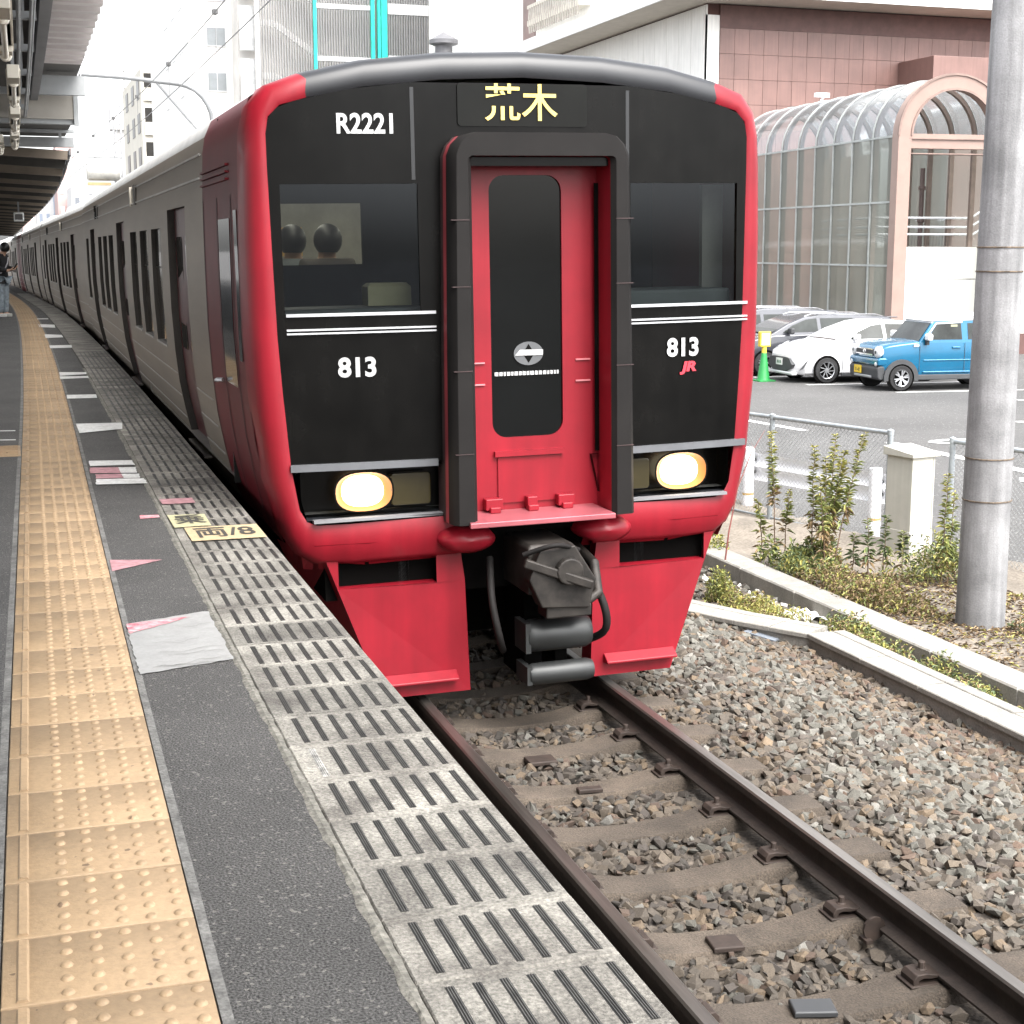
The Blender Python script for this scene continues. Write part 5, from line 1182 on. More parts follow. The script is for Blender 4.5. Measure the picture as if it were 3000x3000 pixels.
t = thing('traffic_cone', 'green traffic cone topped with a yellow sign box before the white hatchback', 'traffic cone', (17.05, 32.35, -1.68))
b = MB(); b.lathe([(.17, .02), (.15, .06), (.055, .70), (.0001, .70)], n=20); b.box(-.22, .22, -.22, .22, 0, .03); b.build('cone', mat('cone_green', (.015, .22, .05), .5), t, smooth=40)
b = MB(); b.lathe([(.06, .66), (.055, .84), (.0001, .84)], n=12); b.build('neck', mat('cone_yellow', (.72, .52, .05), .5), t, smooth=40)
b = MB(); b.box(-.14, .14, -.07, .07, .82, 1.18); b.build('sign_box', MATS['cone_yellow'], t, bevel=.02); b = MB(); b.box(-.11, .11, -.075, .075, .86, 1.14); b.build('sign_face', mat('sign_cream', (.75, .68, .45), .6), t)

tyre = mat('tyre', (.018, .018, .019), .85, var=.2); rim_m = mat('rim_silver', (.50, .51, .53), .35, metal=.7); plast = mat('trim_plastic', (.045, .047, .05), .7, var=.1); chrome = mat('chrome', (.7, .7, .72), .15, metal=.9)
carglass = mat('car_glass', (.045, .05, .048), .08, var=.3, vs=.9, col2=(.012, .013, .012), spec=.22); plate_w = mat('plate_white', (.75, .75, .73), .5); plate_y = mat('plate_yellow', (.75, .52, .03), .5); lampc = mat('car_lamp', (.62, .64, .66), .12, coat=.6)
def wheel_obj(root, x, y, r_, rim, spokes, kind):
    s = -1 if y < 0 else 1
    b = MB(); w = .19; b.lathe([(r_ * .64, s * .015), (r_ * .70, s * .0), (r_ * .92, s * .0), (r_, -s * .03), (r_, -s * (w - .03)), (r_ * .9, -s * w), (r_ * .5, -s * w)], (x, y, r_), 28, axis='y'); o = b.build('wheel', tyre, root, smooth=40)
    b = MB(); b.lathe([(r_ * .66, s * .004), (r_ * .60, -s * .006), (r_ * .58, -s * .05), (.0001, -s * .06)], (x, y, r_), 28, m=[0, 0, 1, 1], axis='y')
    for i in range(spokes):
        a = 2 * pi * i / spokes + .3
        if kind == 'fork':
            for d in (-.17, .17): b.beam((x + .05 * cos(a), y - s * .02, r_ + .05 * sin(a)), (x + r_ * .60 * cos(a + d), y - s * .004, r_ + r_ * .60 * sin(a + d)), .03, .045, 0, up=(0, 1, 0))
        else: b.beam((x + .05 * cos(a), y - s * .02, r_ + .05 * sin(a)), (x + r_ * .60 * cos(a + .35), y - s * .006, r_ + r_ * .60 * sin(a + .35)), .02, .035, 0, up=(0, 1, 0))
    b.lathe([(.06, -s * .02), (.05, s * .002), (.0001, s * .006)], (x, y, r_), 14, axis='y')
    b.build('rim', [rim, plast], o)
def car_body(root, st, paint, name='body'):
    """st: stations (x, zlow, zmid, zbelt, ztop_centre, halfwidth)"""
    b = MB(); R_ = []
    for (x, zl, zm, zb, zt, w) in st:
        half = [(w * .88, zl), (w * .97, zl + .06), (w, zm), (w * .995, zm + (zb - zm) * .55), (w * .965, zb - .01), (w * .90, zb + (zt - zb) * .55), (w * .5, zt - .004), (0, zt)]
        R_.append([(x, -a, z) for a, z in half] + [(x, a, z) for a, z in reversed(half[:-1])])
    n = len(R_[0])
    for ra, rb in zip(R_[:-1], R_[1:]):
        for i in range(n - 1): b.quad(ra[i], ra[i + 1], rb[i + 1], rb[i])
        b.quad(ra[0], ra[-1], rb[-1], rb[0])
    b.add(R_[0], [tuple(range(n))]); b.add(R_[-1], [tuple(range(n))]); return b.build(name, paint, root, smooth=38, bevel=.012)
def cabin(root, prof_, zb, zr, wb, wr, paint, roofp, name='cabin'):
    """prof_: side outline [(x,z)] from windscreen base over the roof to the rear base"""
    Y = lambda z: wb + (wr - wb) * min(1, max(0, (z - zb) / (zr - zb)))
    b = MB(); k = len(prof_)
    for s in (-1, 1): b.add([(x, s * Y(z), z) for x, z in prof_], [tuple(range(k))])
    for (x0, z0), (x1, z1) in zip(prof_[:-1], prof_[1:]): b.quad((x0, -Y(z0), z0), (x1, -Y(z1), z1), (x1, Y(z1), z1), (x0, Y(z0), z0), 1 if min(z0, z1) > zr - .16 else 0)
    return b.build(name, [paint, roofp], root, smooth=30, bevel=.03), Y
def side_window(root, poly, Y, name='side_window', d=.006, m=None):
    for s in (-1, 1): b = MB(); b.add([(x, s * (Y(z) + d), z) for x, z in poly], [tuple(range(len(poly)))]); b.build(name, m or carglass, root)
def cross_glass(root, p0, p1, y0, y1, name='windscreen', d=.008):
    v = Vector((p1[0] - p0[0], 0, p1[1] - p0[1])).normalized(); n = Vector((-v.z, 0, v.x)); n = n if n.z > 0 else -n
    b = MB(); b.quad(*[tuple(Vector(q) + n * d) for q in ((p0[0], -y0, p0[1]), (p0[0], y0, p0[1]), (p1[0], y1, p1[1]), (p1[0], -y1, p1[1]))]); b.build(name, carglass, root)
def mirror(root, x, y, z, m):
    for s in (-1, 1): b = MB(); b.box(x - .05, x + .07, min(s * y, s * (y + .20)), max(s * y, s * (y + .20)), z, z + .15); b.build('mirror', m, root, bevel=.035)
def seam(root, pts, w=.008):
    for s in (-1, 1):
        b = MB()
        for p, q in zip(pts[:-1], pts[1:]): b.beam((p[0], s * p[1], p[2]), (q[0], s * q[1], q[2]), .006, w, up=(1, 0, 0) if abs(p[0] - q[0]) < .05 else (0, 0, 1))
        b.build('door_gap', plast, root)
# blue kei car
blue = mat('car_blue', (.0, .105, .21), .25, var=.05, metal=.3, coat=.6); roofw = mat('car_white_roof', (.82, .82, .82), .3, coat=.4)
kc = thing('small_suv', 'boxy bright blue small car with white roof and yellow number plate', 'car', (18.29, 29.82, -1.68), (0, 0, -.09))
car_body(kc, [(.0, .36, .55, .86, .90, .60), (.06, .30, .55, .95, .98, .69), (.22, .28, .55, 1.0, 1.04, .725), (.55, .28, .6, 1.04, 1.09, .735), (.95, .28, .6, 1.08, 1.12, .737), (2.4, .28, .6, 1.09, 1.12, .737), (3.2, .30, .6, 1.09, 1.12, .73), (3.38, .34, .6, 1.05, 1.1, .70)], blue)
_, Yk = cabin(kc, [(.90, 1.06), (1.24, 1.50), (1.34, 1.60), (1.50, 1.655), (2.4, 1.67), (3.2, 1.64), (3.32, 1.56), (3.38, 1.06)], 1.06, 1.64, .715, .62, blue, roofw)
b = MB(); b.prism([(1.20, 1.525), (1.36, 1.655), (1.55, 1.69), (2.4, 1.70), (3.2, 1.67), (3.36, 1.55), (1.20, 1.525)][:-1], 'y', -.66, .66); b.build('roof', roofw, kc, bevel=.045, smooth=30)
side_window(kc, [(1.10, 1.13), (1.36, 1.47), (1.95, 1.49), (1.97, 1.13)], Yk); side_window(kc, [(2.12, 1.13), (2.11, 1.49), (2.75, 1.48), (2.8, 1.13)], Yk)
b = MB()
for s in (-1, 1):
    for (p, q) in (((1.06, 1.14), (1.34, 1.49)), ((1.34, 1.49), (1.98, 1.515))): b.beam((p[0], s * (Yk(p[1]) + .006), p[1]), (q[0], s * (Yk(q[1]) + .006), q[1]), .014, .035)
b.build('window_trim', roofw, kc)
b = MB(); b.box(1.70, 1.86, -Yk(1.4) - .004, -Yk(1.4) + .01, 1.24, 1.46); o = b.build('sticker', mat('sticker_card', (.36, .36, .24), .6), kc); o['label'] = 'square sticker in the side window'
cross_glass(kc, (.93, 1.10), (1.23, 1.49), .66, .60); mirror(kc, 1.08, .72, 1.12, roofw)
for s in (-1, 1): b = MB(); b.box(1.06, 1.12, min(s * .70, s * .80), max(s * .70, s * .80), 1.02, 1.13); b.build('mirror_foot', plast, kc)
for x in (.50, 2.96):
    for s in (-1, 1):
        wheel_obj(kc, x, s * .757, .29, rim_m, 6, 'fork')
        b = MB(); a = np.linspace(-.18, pi + .18, 13); P = [(x + .42 * cos(t_), .29 + .42 * sin(t_)) for t_ in a]; Q = [(x + .315 * cos(t_), .29 + .315 * sin(t_)) for t_ in a]
        for i in range(12): b.quad((P[i][0], s * .752, P[i][1]), (P[i + 1][0], s * .752, P[i + 1][1]), (Q[i + 1][0], s * .752, Q[i + 1][1]), (Q[i][0], s * .752, Q[i][1])); b.quad((P[i][0], s * .752, P[i][1]), (P[i + 1][0], s * .752, P[i + 1][1]), (P[i + 1][0], s * .70, P[i + 1][1]), (P[i][0], s * .70, P[i][1]))
        b.build('wheel_arch', plast, kc)
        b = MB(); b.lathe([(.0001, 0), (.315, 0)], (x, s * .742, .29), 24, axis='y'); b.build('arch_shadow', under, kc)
b = MB(); b.box(.88, 2.58, -.745, .745, .24, .36); b.build('sill', plast, kc, bevel=.02)
b = MB(); b.prism([(-.05, .30), (-.07, .50), (-.02, .56), (.12, .56), (.16, .26), (.0, .24)], 'y', -.70, .70); b.build('bumper', plast, kc, bevel=.03)
b = MB(); b.prism([(-.055, .57), (-.065, .70), (-.01, .74), (.2, .74), (.2, .57)], 'y', -.71, .71); b.build('bumper_top', blue, kc, bevel=.03)
b = MB(); b.box(-.09, -.04, -.40, .40, .285, .335); b.build('skid_bar', rim_m, kc, bevel=.01)
b = MB(); b.box(-.045, .02, -.42, .42, .79, .925); b.build('grille', plast, kc, bevel=.01)
b = MB(); b.box(-.052, -.04, -.40, .40, .785, .81); b.box(-.052, -.04, -.40, .40, .905, .925); b.lathe([(.0001, -.064), (.055, -.055), (.06, -.04)], (0, 0, .86), 14, axis='x'); b.box(-.052, -.04, -.03, .03, .80, .92); b.build('grille_trim', chrome, kc)
for s in (-1, 1):
    b = MB(); b.lathe([(.0001, -.075), (.09, -.07), (.125, -.045), (.13, .0), (.13, .06)], (.02, s * .56, .86), 20, axis='x'); h = b.build('headlight', lampc, kc, smooth=50); b = MB(); b.lathe([(.0001, -.082), (.04, -.078)], (.02, s * .56, .86), 14, axis='x'); b.build('bulb_ring', plast, h)
    b = MB(); b.lathe([(.0001, -.08), (.045, -.07), (.05, -.05)], (.0, s * .60, .60), 12, axis='x'); b.build('fog_lamp', lampc, kc)
    b = MB(); b.box(.78, .90, s * .735 - .012, s * .735 + .012, .985, 1.03); b.build('side_repeater', roofw, kc)
    b = MB(); b.box(1.72, 1.92, s * .735 - .02, s * .735 + .02, .93, .975); b.build('door_handle', blue, kc, bevel=.012)
    for z_ in (.66, .40): b = MB(); b.box(1.02, 2.9, s * .737 - .016, s * .737 + .016, z_, z_ + .035); b.build('side_crease', blue, kc, bevel=.014)
b = MB(); b.box(-.095, -.075, -.165 + .22, .165 + .22, .36, .53); pt = b.build('number_plate', plate_y, kc)
vs, fs = text_mb('51-42', .10, bold=.003); b = MB(); b.add([(-.097, .22 - vx, .43 + vz_) for vx, vz_, _ in vs], fs); b.build('plate_digits', mat('plate_ink', (.05, .06, .03), .6), pt)
seam(kc, [(.93, .735, .42), (.93, .742, 1.0)]); seam(kc, [(2.03, .742, .40), (2.03, .742, 1.06)])
# white hatchback
whitec = mat('car_white', (.58, .58, .59), .22, coat=.6, var=.02)
hb = thing('hatchback', 'white hatchback with black grille parked between the blue car and the dark estate', 'car', (17.42, 32.22, -1.68), (0, 0, -.06))
car_body(hb, [(.0, .30, .50, .62, .66, .48), (.08, .22, .50, .70, .74, .66), (.30, .18, .52, .80, .85, .79), (.75, .18, .56, .90, .96, .84), (1.15, .18, .58, .96, 1.02, .845), (2.4, .18, .6, .98, 1.04, .847), (3.6, .2, .6, 1.0, 1.05, .82), (3.98, .3, .6, .9, .98, .74)], whitec)
_, Yh = cabin(hb, [(1.00, .97), (1.45, 1.22), (1.95, 1.40), (2.3, 1.445), (2.8, 1.44), (3.4, 1.36), (3.75, 1.22), (3.95, .97)], .97, 1.44, .79, .60, whitec, whitec)
side_window(hb, [(1.42, 1.02), (1.62, 1.18), (2.0, 1.33), (2.28, 1.37), (2.30, 1.03)], Yh); side_window(hb, [(2.38, 1.03), (2.37, 1.37), (2.9, 1.36), (3.30, 1.22), (3.2, 1.05)], Yh)
cross_glass(hb, (1.06, 1.00), (1.92, 1.38), .70, .58); mirror(hb, 1.52, .80, 1.0, whitec)
for x in (.80, 3.35):
    for s in (-1, 1):
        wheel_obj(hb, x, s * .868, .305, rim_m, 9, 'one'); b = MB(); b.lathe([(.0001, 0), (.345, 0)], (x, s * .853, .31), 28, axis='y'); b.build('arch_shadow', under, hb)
b = MB(); b.prism([(-.60, .34), (-.66, .44), (-.52, .58), (-.30, .60), (.30, .60), (.52, .58), (.66, .44), (.60, .34), (.35, .27), (-.35, .27)], 'x', -.02, .10); b.build('grille', plast, hb, bevel=.01)
b = MB(); b.box(-.02, .14, -.68, .68, .18, .27); b.build('bumper_lip', whitec, hb, bevel=.04)
b = MB(); b.box(-.035, -.02, -.165, .165, .40, .56); pt = b.build('number_plate', plate_w, hb); b = MB()
for i in range(3): b.box(-.037, -.034, -.11 + .08 * i, -.06 + .08 * i, .44, .51)
b.build('plate_digits', mat('plate_green', (.06, .16, .10), .6), pt)
for s in (-1, 1):
    b = MB(); b.add([(.14, s * .60, .76), (.30, s * .735, .80), (.62, s * .80, .90), (.52, s * .74, .90), (.25, s * .60, .80)], [(0, 1, 2, 3, 4)]); b.v = [(x, y + s * .012, z + .008) for x, y, z in b.v]; b.build('headlight', lampc, hb)
    b = MB(); b.add([(.13, s * .745, .30), (.22, s * .79, .34), (.34, s * .82, .56), (.28, s * .80, .50)], [(0, 1, 2, 3)]); b.v = [(x, y + s * .01, z) for x, y, z in b.v]; b.build('bumper_slot', plast, hb)
    b = MB(); b.box(1.18, 2.95, s * .845 - .03, s * .845 + .01, .17, .23); b.build('sill', plast, hb)
seam(hb, [(1.22, .845, .3), (1.20, .85, .95)]); seam(hb, [(2.34, .85, .3), (2.34, .85, 1.0)])
# dark estate and a second dark car behind it
darkc = mat('car_dark', (.055, .058, .068), .25, coat=.6, metal=.3)
def estate(label, x, y, H):
    t = thing('estate_car', label, 'car', (x, y, -1.68), (0, 0, -.05)); k = H / 1.5
    car_body(t, [(.0, .30, .5, .66, .70, .50), (.1, .22, .5, .76, .80, .70), (.4, .2, .55, .86, .92, .82), (1.1, .2, .58, 1.0, 1.05, .87), (3.0, .2, .6, 1.04, 1.08, .87), (4.3, .24, .6, 1.04, 1.08, .85), (4.58, .3, .6, .95, 1.0, .78)], darkc)
    _, Y = cabin(t, [(.95, 1.0), (1.5, 1.28 * k), (1.95, 1.44 * k), (2.4, 1.495 * k), (3.4, 1.49 * k), (4.3, 1.43 * k), (4.45, 1.36 * k), (4.52, 1.0)], 1.0, 1.48 * k, .82, .66, darkc, darkc)
    b = MB(); b.box(4.2, 4.62, -.62, .62, 1.40 * k, 1.43 * k); b.build('roof_spoiler', darkc, t, bevel=.01)
    side_window(t, [(1.35, 1.07), (1.62, 1.24), (2.0, 1.38), (2.30, 1.41), (2.32, 1.08)], Y); side_window(t, [(2.42, 1.08), (2.40, 1.41), (3.30, 1.41), (3.34, 1.10)], Y); side_window(t, [(3.44, 1.11), (3.42, 1.40), (4.05, 1.36), (4.2, 1.14)], Y)
    cross_glass(t, (1.02, 1.05), (1.92, 1.42 * k), .72, .62); mirror(t, 1.5, .84, 1.04, plast)
    b = MB()
    for s in (-1, 1): b.tube([(2.0, s * .62, 1.46 * k), (2.2, s * .62, 1.515 * k), (4.0, s * .60, 1.49 * k), (4.2, s * .60, 1.44 * k)], .016, 6)
    b.build('roof_rail', chrome, t)
    for xx in (.86, 3.5):
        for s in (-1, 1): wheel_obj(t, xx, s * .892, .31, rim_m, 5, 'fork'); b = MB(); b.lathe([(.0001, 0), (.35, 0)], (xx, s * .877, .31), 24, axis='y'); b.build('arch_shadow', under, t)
    b = MB(); b.box(-.02, .06, -.55, .55, .34, .62); b.build('grille', plast, t, bevel=.01)
    for s in (-1, 1): b = MB(); b.box(.02, .30, min(s * .58, s * .80), max(s * .58, s * .80), .68, .80); b.build('headlight', lampc, t, bevel=.03)
estate('dark grey estate car directly behind the white hatchback', 16.9, 34.45, 1.5); estate('dark car mostly hidden, farthest of the parked row behind the dark estate', 16.6, 36.9, 1.57)

# ------------------------------------------------------------------ glazed stair tunnel behind the cars
tn = thing('glass_canopy', 'glazed barrel-roofed stair canopy with pink beige arched steel frame', 'canopy', (23.93, 38.0, -1.68))
EU, AX = Vector((.995, -.10)), Vector((.05, 1.0)).normalized(); RR, ZE = 1.66, 4.58 + 1.68
def TP(s, d, z): q = EU * s + AX * d; return (q.x, q.y, z)
def arc(rad, d, n=18, c=RR): return [TP(c - rad * cos(a), d, ZE + rad * sin(a)) for a in np.linspace(0, pi, n + 1)]
b = MB(); n = 18                                             # front portal frame: legs and arch, .36 deep
for (d0, d1) in ((-.30, .06),):
    ro, ri = RR + .03, RR - .36
    A0, A1, B0, B1 = arc(ro, d0), arc(ro, d1), arc(ri, d0), arc(ri, d1)
    for s_ in (0, 1):
        pass
    A0 = [TP(RR - ro, d0, 0)] + A0 + [TP(RR + ro, d0, 0)]; A1 = [TP(RR - ro, d1, 0)] + A1 + [TP(RR + ro, d1, 0)]
    B0 = [TP(RR - ri, d0, 0)] + B0 + [TP(RR + ri, d0, 0)]; B1 = [TP(RR - ri, d1, 0)] + B1 + [TP(RR + ri, d1, 0)]
    for i in range(len(A0) - 1):
        b.quad(A0[i], A0[i + 1], B0[i + 1], B0[i]); b.quad(A0[i], A0[i + 1], A1[i + 1], A1[i]); b.quad(B0[i], B0[i + 1], B1[i + 1], B1[i]); b.quad(A1[i], A1[i + 1], B1[i + 1], B1[i])
b.build('portal_frame', pinkfr, tn, smooth=35)
b = MB(); pa = [Vector(p) for p in arc(RR + .04, -.31)]
for p, q in zip(pa[:-1], pa[1:]): b.beam(p, q, .06, .05, up=(0, 1, 0))
pa = [Vector(p) for p in arc(RR - .36, -.31)]
for p, q in zip(pa[:-1], pa[1:]): b.beam(p, q, .06, .04, up=(0, 1, 0))
b.build('portal_flange', mat('flange_brown', (.24, .165, .14), .6), tn)
b = MB(); p, q = Vector(TP(.30, -.12, ZE - .14)), Vector(TP(2 * RR - .3, -.12, ZE - .14)); b.beam(p, q, .26, .40); b.build('tie_beam', pinkfr, tn)
b = MB()
for dz in (-.345, .065): b.beam(p + Vector((0, 0, dz)), q + Vector((0, 0, dz)), .36, .03)
b.build('beam_flange', MATS['flange_brown'], tn)
BAYS, BL = 9, 1.21; rglass = film(glass('roof_glass', (.9, .93, .95), .9, rough=.12), .34, (.46, .48, .49))
for k in range(1, BAYS + 1):
    d = BL * k; pa = [Vector(v_) for v_ in arc(RR - .10, d)]; b = MB()
    for p, q in zip(pa[:-1], pa[1:]): b.beam(p, q, .10, .12, up=(0, 1, 0))
    b.beam(TP(.10, d, 0), TP(.10, d, ZE), .10, .14); b.beam(TP(2 * RR - .10, d, 0), TP(2 * RR - .10, d, ZE), .10, .14); b.build('rib', mat('rib_brown', (.25, .19, .16), .6), tn)
    pa = [Vector(v_) for v_ in arc(RR + .012, d)]; b = MB()
    for p, q in zip(pa[:-1], pa[1:]): b.beam(p, q, .04, .035, up=(0, 1, 0))
    b.beam(TP(-.012, d, 0), TP(-.012, d, ZE), .05, .04); b.build('mullion', mullion, tn)
for z_ in (ZE, 2.76 + 1.68, .97 + 1.68, .0 + .9): b = MB(); b.beam(TP(-.012, .06, z_), TP(-.012, BL * BAYS, z_), .05, .055); b.build('transom', mullion, tn)
zr_ = [0, .9, .97 + 1.68, 2.76 + 1.68, ZE]
for k in range(BAYS):
    for z0, z1 in zip(zr_[:-1], zr_[1:]):
        b = MB(); dd = random.uniform(-.0015, .0015); b.quad(TP(0, BL * k + .07, z0 + .03), TP(0 + dd, BL * (k + 1) - .03, z0 + .03), TP(dd, BL * (k + 1) - .03, z1 - .03), TP(0, BL * k + .07, z1 - .03)); b.f = [tuple(reversed(q)) for q in b.f]; b.build('pane', tglass, tn, recalc=False)
    a0, a1 = arc(RR, BL * k + .06), arc(RR, BL * (k + 1) - .02); b = MB()
    for i in range(len(a0) - 1): b.quad(a0[i], a0[i + 1], a1[i + 1], a1[i])
    b.build('roof_pane', rglass, tn, smooth=60)
    b = MB(); b.quad(TP(2 * RR, BL * k, 0), TP(2 * RR, BL * (k + 1), 0), TP(2 * RR, BL * (k + 1), ZE), TP(2 * RR, BL * k, ZE)); b.build('pane', tglass, tn)
# parapet wall and stair rails in and beside the canopy
pw = thing('parapet_wall', 'white panelled parapet wall between the stair canopy and the pole', 'wall', (24.5, 39.0, -1.68))
W3 = lambda s, z, d=0: (EU.x * s + .3 * d, EU.y * s + d, z)
for i in range(6):
    for (z0, z1) in ((.62, 2.24), (2.25, 3.19)):
        b = MB(); p, q = W3(.05 + 1.9 * i, 0), W3(.05 + 1.9 * i + 1.888, 0); b.beam((p[0], p[1], (z0 + z1) / 2), (q[0], q[1], (z0 + z1) / 2), .22, z1 - z0 - .012); b.build('wall_panel', bwhite, pw)
b = MB(); p, q = W3(0, .3, .05), W3(11, .3, .05); b.beam((p[0], p[1], .31), (q[0], q[1], .31), .3, .62); b.build('plinth', brown_band, pw)
sr = thing('stair_railing', 'white tubular railings with sloping stair rail above the parapet wall', 'railing', (24.6, 40.2, -1.68))
b = MB()
for z_ in (3.56, 3.78, 4.05): b.tube([W3(.0, z_, 6), W3(.3, z_, 0), W3(3.3, z_, 0)], .035, 8)
b.build('rail', white_steel, sr, smooth=60)
b = MB()
for dz in (0, .28, .55): b.tube([W3(3.3, 3.5 + dz, 0), W3(5.6, 4.9 + dz, 0)], .035, 8)
b.build('stair_rail', white_steel, sr, smooth=60)
for i in range(34): b = MB(); p = W3(.3 + .1 * i, 3.0, .02); b.tube([p, (p[0], p[1], 3.56)], .008, 4); b.build('baluster', mat('baluster_dark', (.10, .09, .085), .6), sr)
t = thing('drain_pipe', 'brown vertical pipe with collars standing inside the stair canopy', 'pipe', (27.2, 41.5, -1.68)); b = MB(); b.tube([(0, 0, 0), (0, 0, 5.6)], .075, 10)
for z_ in (2.9, 4.0, 5.0): b.lathe([(.075, z_ - .06), (.115, z_ - .05), (.115, z_ + .05), (.075, z_ + .06)], n=10)
b.build('pipe', mat('pipe_brown', (.17, .12, .11), .5), t, smooth=50)

# ------------------------------------------------------------------ brown tiled building
bb = thing('tiled_building', 'brown square-tiled building with white overhanging eaves behind the glass canopy', 'building', (24.65, 52, -2.13))
b = MB(); b.box(.06, 40, .06, 27, 0, 12.4); b.build('wall', tile_j, bb)
b = MB(); b.box(-.0, .55, -.0, .06, 0, 12.0); b.box(0, .06, 0, 27, 0, 12.35); b.build('corner_pier', bwhite, bb)
b = MB(); b.box(.55, 40, -.05, .06, 11.55, 12.36); b.build('cornice_band', brown_band, bb)
tb = MB(); tb.box(.006, .594, -.035, .058, .006, .894, 0, ch=0); tile0 = tb.build('wall_tile', tile_b, bb); first_t = True
for i in range(23):
    for j in range(13):
        if i * .6 > 14: continue
        z = 11.55 - .9 * (j + 1)
        if z < -.2: continue
        o = tile0 if first_t else inst(tile0); first_t = False; o.location = (.56 + .6 * i, random.uniform(-.006, .004), z)
b = MB()
for i in range(24): b.box(-.03, .058, .1 + 1.12 * i, 1.2 + 1.12 * i, 0, 12.3)
b.build('side_panel', bwhite, bb); tag(bb.children[-1], kind='stuff')
b = MB(); b.box(-1.75, 40, -1.8, .0, 12.42, 12.95); b.box(-1.75, .0, .0, 30, 12.42, 12.95); b.build('eaves', bwhite, bb)
b = MB(); b.quad((-1.7, -1.75, 12.41), (40, -1.75, 12.41), (40, .06, 12.41), (-1.7, .06, 12.41)); b.quad((-1.7, .06, 12.41), (.06, .06, 12.41), (.06, 30, 12.41), (-1.7, 30, 12.41)); b.build('eaves_soffit', soff_w, bb)
b = MB(); b.box(8.1, 16, -2.4, -.06, 3, 10.6); b.build('projecting_bay', tile_b, bb, bevel=.01)
b = MB(); b.box(.2, 40, .4, 30, 12.95, 19.5); b.build('upper_storey', bwhite, bb)
b = MB(); b.box(.15, .2, 19.5, 21.3, 13.2, 18); b.build('upper_window', mat('window_brown', (.20, .12, .11), .3), bb)
b = MB(); b.box(-.35, .2, 12.2, 19.2, 14.1, 14.35); b.box(-.35, -.28, 12.2, 19.2, 14.9, 15.05)
b.build('balcony', bcream, bb)
for i in range(22): b = MB(); b.tube([(-.31, 12.4 + .31 * i, 13.75), (-.36, 12.4 + .31 * i, 14.4), (-.31, 12.4 + .31 * i, 15.0)], .05, 5); b.build('baluster', mat('baluster_grey', (.45, .42, .38), .8), bb)
b = MB(); b.box(13.6, 14.4, -.6, -.06, 10.1, 11.3); b.box(13.9, 14.3, -.62, -.55, 9.2, 11.2); b.build('wall_duct', windark, bb)
b = MB(); b.box(8.0, 11.6, -.14, -.05, 4.5, 5.95); b.build('cream_panel', bcream, bb); b = MB(); b.box(8.0, 11.6, -.145, -.05, 5.2, 5.22); b.build('panel_joint', brown_band, bb)
b = MB(); b.box(8.0, 11.6, -.12, -.05, 3.8, 4.45); b.build('dark_grille', windark, bb)
t = thing('wall_camera', 'tiny white camera bracket on the ridge of the glass canopy', 'camera', (25.63, 45.2, 5.75)); b = MB(); b.tube([(0, 0, 0), (0, 0, .5), (.12, 0, .62)], .035, 6); b.box(-.22, .28, -.07, .07, .60, .74); b.build('camera', white_steel, t)
# white slab building, louvred building, white block, apartments, far blocks
sb_ = thing('white_building', 'plain white building slab with two vertical pipes between louvres and eaves', 'building', (24.78, 82, -1.68))
b = MB(); b.box(0, 6, 0, 8, 0, 30); b.build('wall', bwhite, sb_)
for x in (3.0, 3.25): b = MB(); b.tube([(x, -.1, 0), (x, -.1, 30)], .05, 6); b.build('pipe', bgrey, sb_)
lv = thing('louvred_building', 'grey building with vertical louvre screens and turquoise corner posts', 'building', (14.18, 96, -1.68))
b = MB(); b.box(.1, 14.8, 1.4, 10, 0, 30); b.build('wall', louvre_bk, lv)
def slats(x0, x1, z0, z1, y=-.05, p=.165):
    b = MB(); x = x0
    while x < x1: b.box(x, x + .055, y, y + .16, z0, z1); x += p
    o = b.build('louvre_panel', louvre_m, lv); tag(o, kind='stuff')
fl = [8.6, 11.75, 14.9, 18.05, 21.2]
for z0, z1 in zip(fl[:-1], fl[1:]):
    slats(1.25, 4.5, z0, z1); slats(4.85, 8.15, z0 + .1, z1 - .25); slats(9.35, 14.7, z0 + .25, z1 - .4)
    b = MB(); b.box(9.3, 14.75, -.08, .2, z1 - .4, z1 + .25); b.box(4.75, 8.2, 0, .3, z1 - .22, z1 + .08); b.build('floor_band', bgrey, lv)
    b = MB(); b.beam((1.4, .45, z1 - 1.2), (2.2, .45, z1 - 1.2), .2, .38); b.beam((2.2, .45, z1 - 1.2), (4.9, .45, z0 + .1), .2, .38); b.build('stair_flight', bwhite, lv)
    b = MB(); b.box(.1, 1.0, .6, .7, z0 + .3, z1 - .2); b.build('window', mat('window_pale', (.55, .56, .56), .3), lv)
for x in (1.08, 12.1): b = MB(); b.box(x - .12, x + .12, -.12, .2, 0, 24); b.build('post', bwhite, lv)
for (x, w) in ((4.66, .20), (8.32, .24), (8.72, .2), (9.05, .38)):
    b = MB(); b.box(x - w / 2, x + w / 2, -.18, .1, 0, 24); b.build('turquoise_post' if w < .4 else 'pale_post', teal if w < .4 else mat('teal_pale', (.45, .72, .65), .6), lv)
t = thing('roof_vent', 'blurred grey round vent standing above the train roof line', 'vent', (22.05, 78, 9.4)); b = MB(); b.lathe([(.45, 0), (.45, 2.4), (.75, 2.5), (.75, 2.7), (.0001, 3.1)], n=16); b.build('vent', mat('vent_grey', (.16, .16, .17), .6), t, smooth=40); b = MB(); b.box(-.5, .5, -.5, .5, -11.1, 0); b.build('stand', bgrey, t)
wb = thing('white_block', 'white block of flats with grey paired windows left of the louvred building', 'building', (11.51, 100, -1.68))
b = MB(); b.box(0, 3.25, 0, 26, 0, 30); b.build('wall', bwhite, wb)
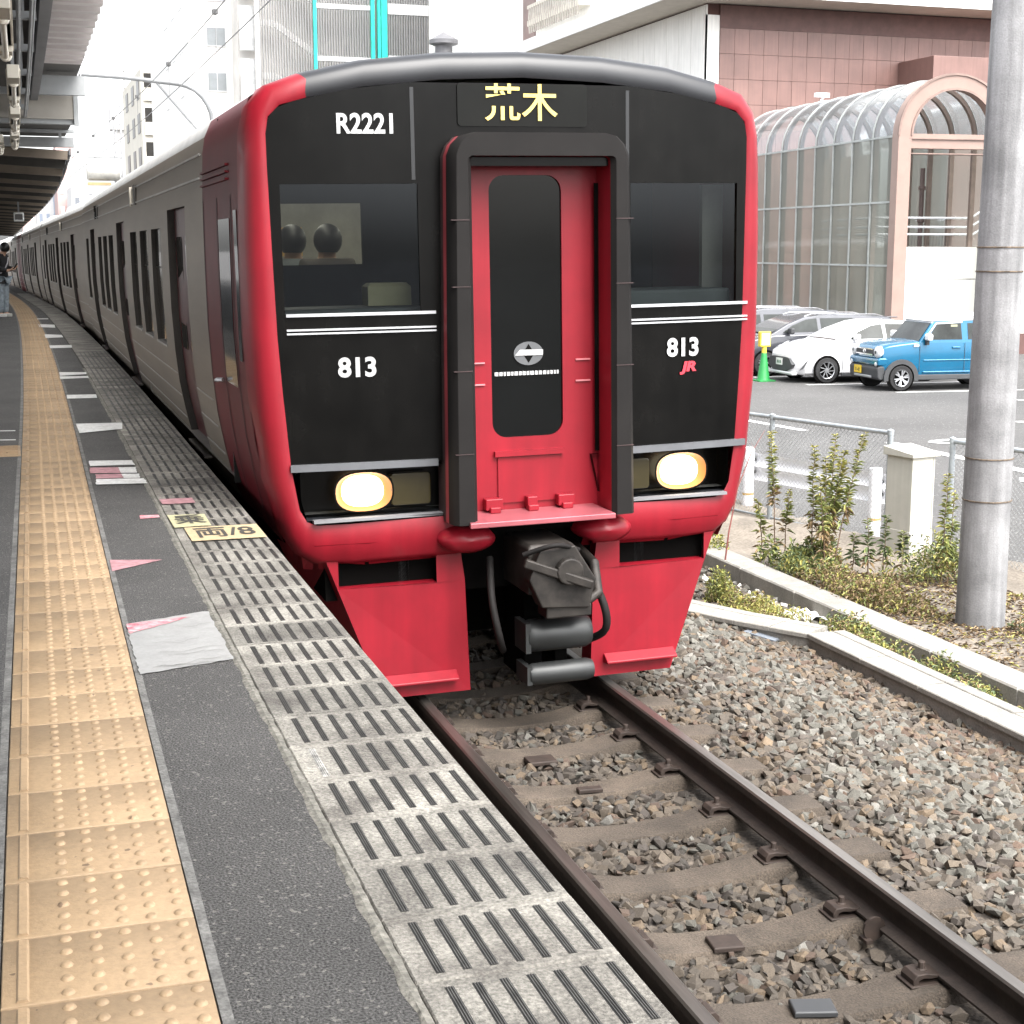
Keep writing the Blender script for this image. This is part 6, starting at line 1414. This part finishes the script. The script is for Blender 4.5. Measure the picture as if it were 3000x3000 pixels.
for i in range(8):
    z = 4.74 + 2.77 * i
    w = MB(); w.box(1.19, 2.33, -.03, .0, z, z + 1.1); o = w.build('window', winglass, wb); f_ = MB(); f_.box(1.74, 1.78, -.06, -.02, z, z + 1.1); f_.box(1.14, 2.38, -.08, 0, z - .06, z); f_.box(1.14, 1.19, -.06, 0, z, z + 1.12); f_.box(2.33, 2.38, -.06, 0, z, z + 1.12); f_.build('frame', bgrey, o)
    for y in (3.0, 7.6, 12.5): w = MB(); w.box(-.03, 0, y, y + 1.9, z - .1, z + 1.3); w.build('window', mat('window_pale', (.55, .56, .56), .3), wb)
ap = thing('apartment_block', 'cream apartment block with dark recessed balconies above the train roof', 'building', (11.91, 140, -2.2))
b = MB(); b.box(0, 1.9, 0, 22, 0, 19.3); b.build('wall', bcream, ap)
for i in range(6):
    z = 1.9 + 2.95 * i
    w = MB(); w.box(.25, 1.75, -.04, 0, z, z + 2.2); o = w.build('balcony', windark, ap); w = MB(); w.box(.2, 1.8, -.25, -.02, z - .15, z + .95); w.build('balcony_wall', bcream, o); w = MB(); w.box(.35, 1.0, -.27, -.24, z + .05, z + .7); w.box(1.1, 1.65, -.27, -.24, z + .05, z + .7); w.build('balcony_grille', bgrey, o)
    for y in (2, 8, 15): w = MB(); w.box(-.05, 0, y, y + 2.6, z + .2, z + 1.9); w.build('window', mat('window_mid', (.085, .08, .078), .4), ap)
def far_block(label, px0, px1, y, top, m, wm, rows, cols, dep=14):
    ax = lambda px: y * tan(CAM_YAW + math.atan((px - 1500) / 4403)); x0, x1 = ax(px0), ax(px1); zt = CAM_H + (730 - top) / 4403 * y
    t = thing('far_building', label, 'building', (x0, y, -3), group='far buildings down the line'); b = MB(); b.box(0, x1 - x0, 0, dep, 0, zt + 3); b.build('wall', m, t)
    for r_ in range(rows):
        for c_ in range(cols):
            w = (x1 - x0) / cols; b = MB(); z = zt + 3 - 1.2 - 3 * r_; b.box(w * (c_ + .3), w * (c_ + .75), -.08, 0, z - 1.5, z); b.build('window', wm, t)
bluef = mat('far_blue', (.30, .345, .42), .8, var=.03); pinkf = mat('far_pink', (.44, .31, .295), .8, var=.03); palef = mat('far_pale', (.56, .55, .54), .8, var=.03); wf = mat('far_window', (.20, .215, .24), .5)  # washed-out haze of the distance put into these pale colours
far_block('pink tower far down the line under the canopy edge', 196, 246, 190, 448, pinkf, palef, 4, 2)
far_block('pale blue and white tower beside the far roof edge', 134, 196, 205, 545, palef, bluef, 5, 3); far_block('blue grey tower right of the pale far tower', 184, 206, 203, 532, bluef, bluef, 5, 1); far_block('low pinkish far block at the end of the platform', 92, 150, 230, 605, pinkf, palef, 3, 3)
far_block('pale far building behind the transformer mast', 236, 330, 175, 560, palef, wf, 3, 3); far_block('low white house far behind the train', 205, 262, 210, 585, palef, wf, 2, 3)
t = thing('roof_tank', 'pale stacked roof tower with fins left of the apartment block', 'tower', (11.2, 165, -3)); b = MB(); b.box(0, 1.6, 0, 2, 0, 19.2); b.box(-.4, 2.2, -.3, 2.3, 16.6, 18.8)
for i in range(5): b.box(.7, 1.9, .5, 1.0, 19.2 + i * .85, 19.35 + i * .85)
b.tube([(1.2, .8, 19), (1.2, .8, 23.5)], .08, 6); b.build('tower', palef, t)
bpy.context.view_layer.update()
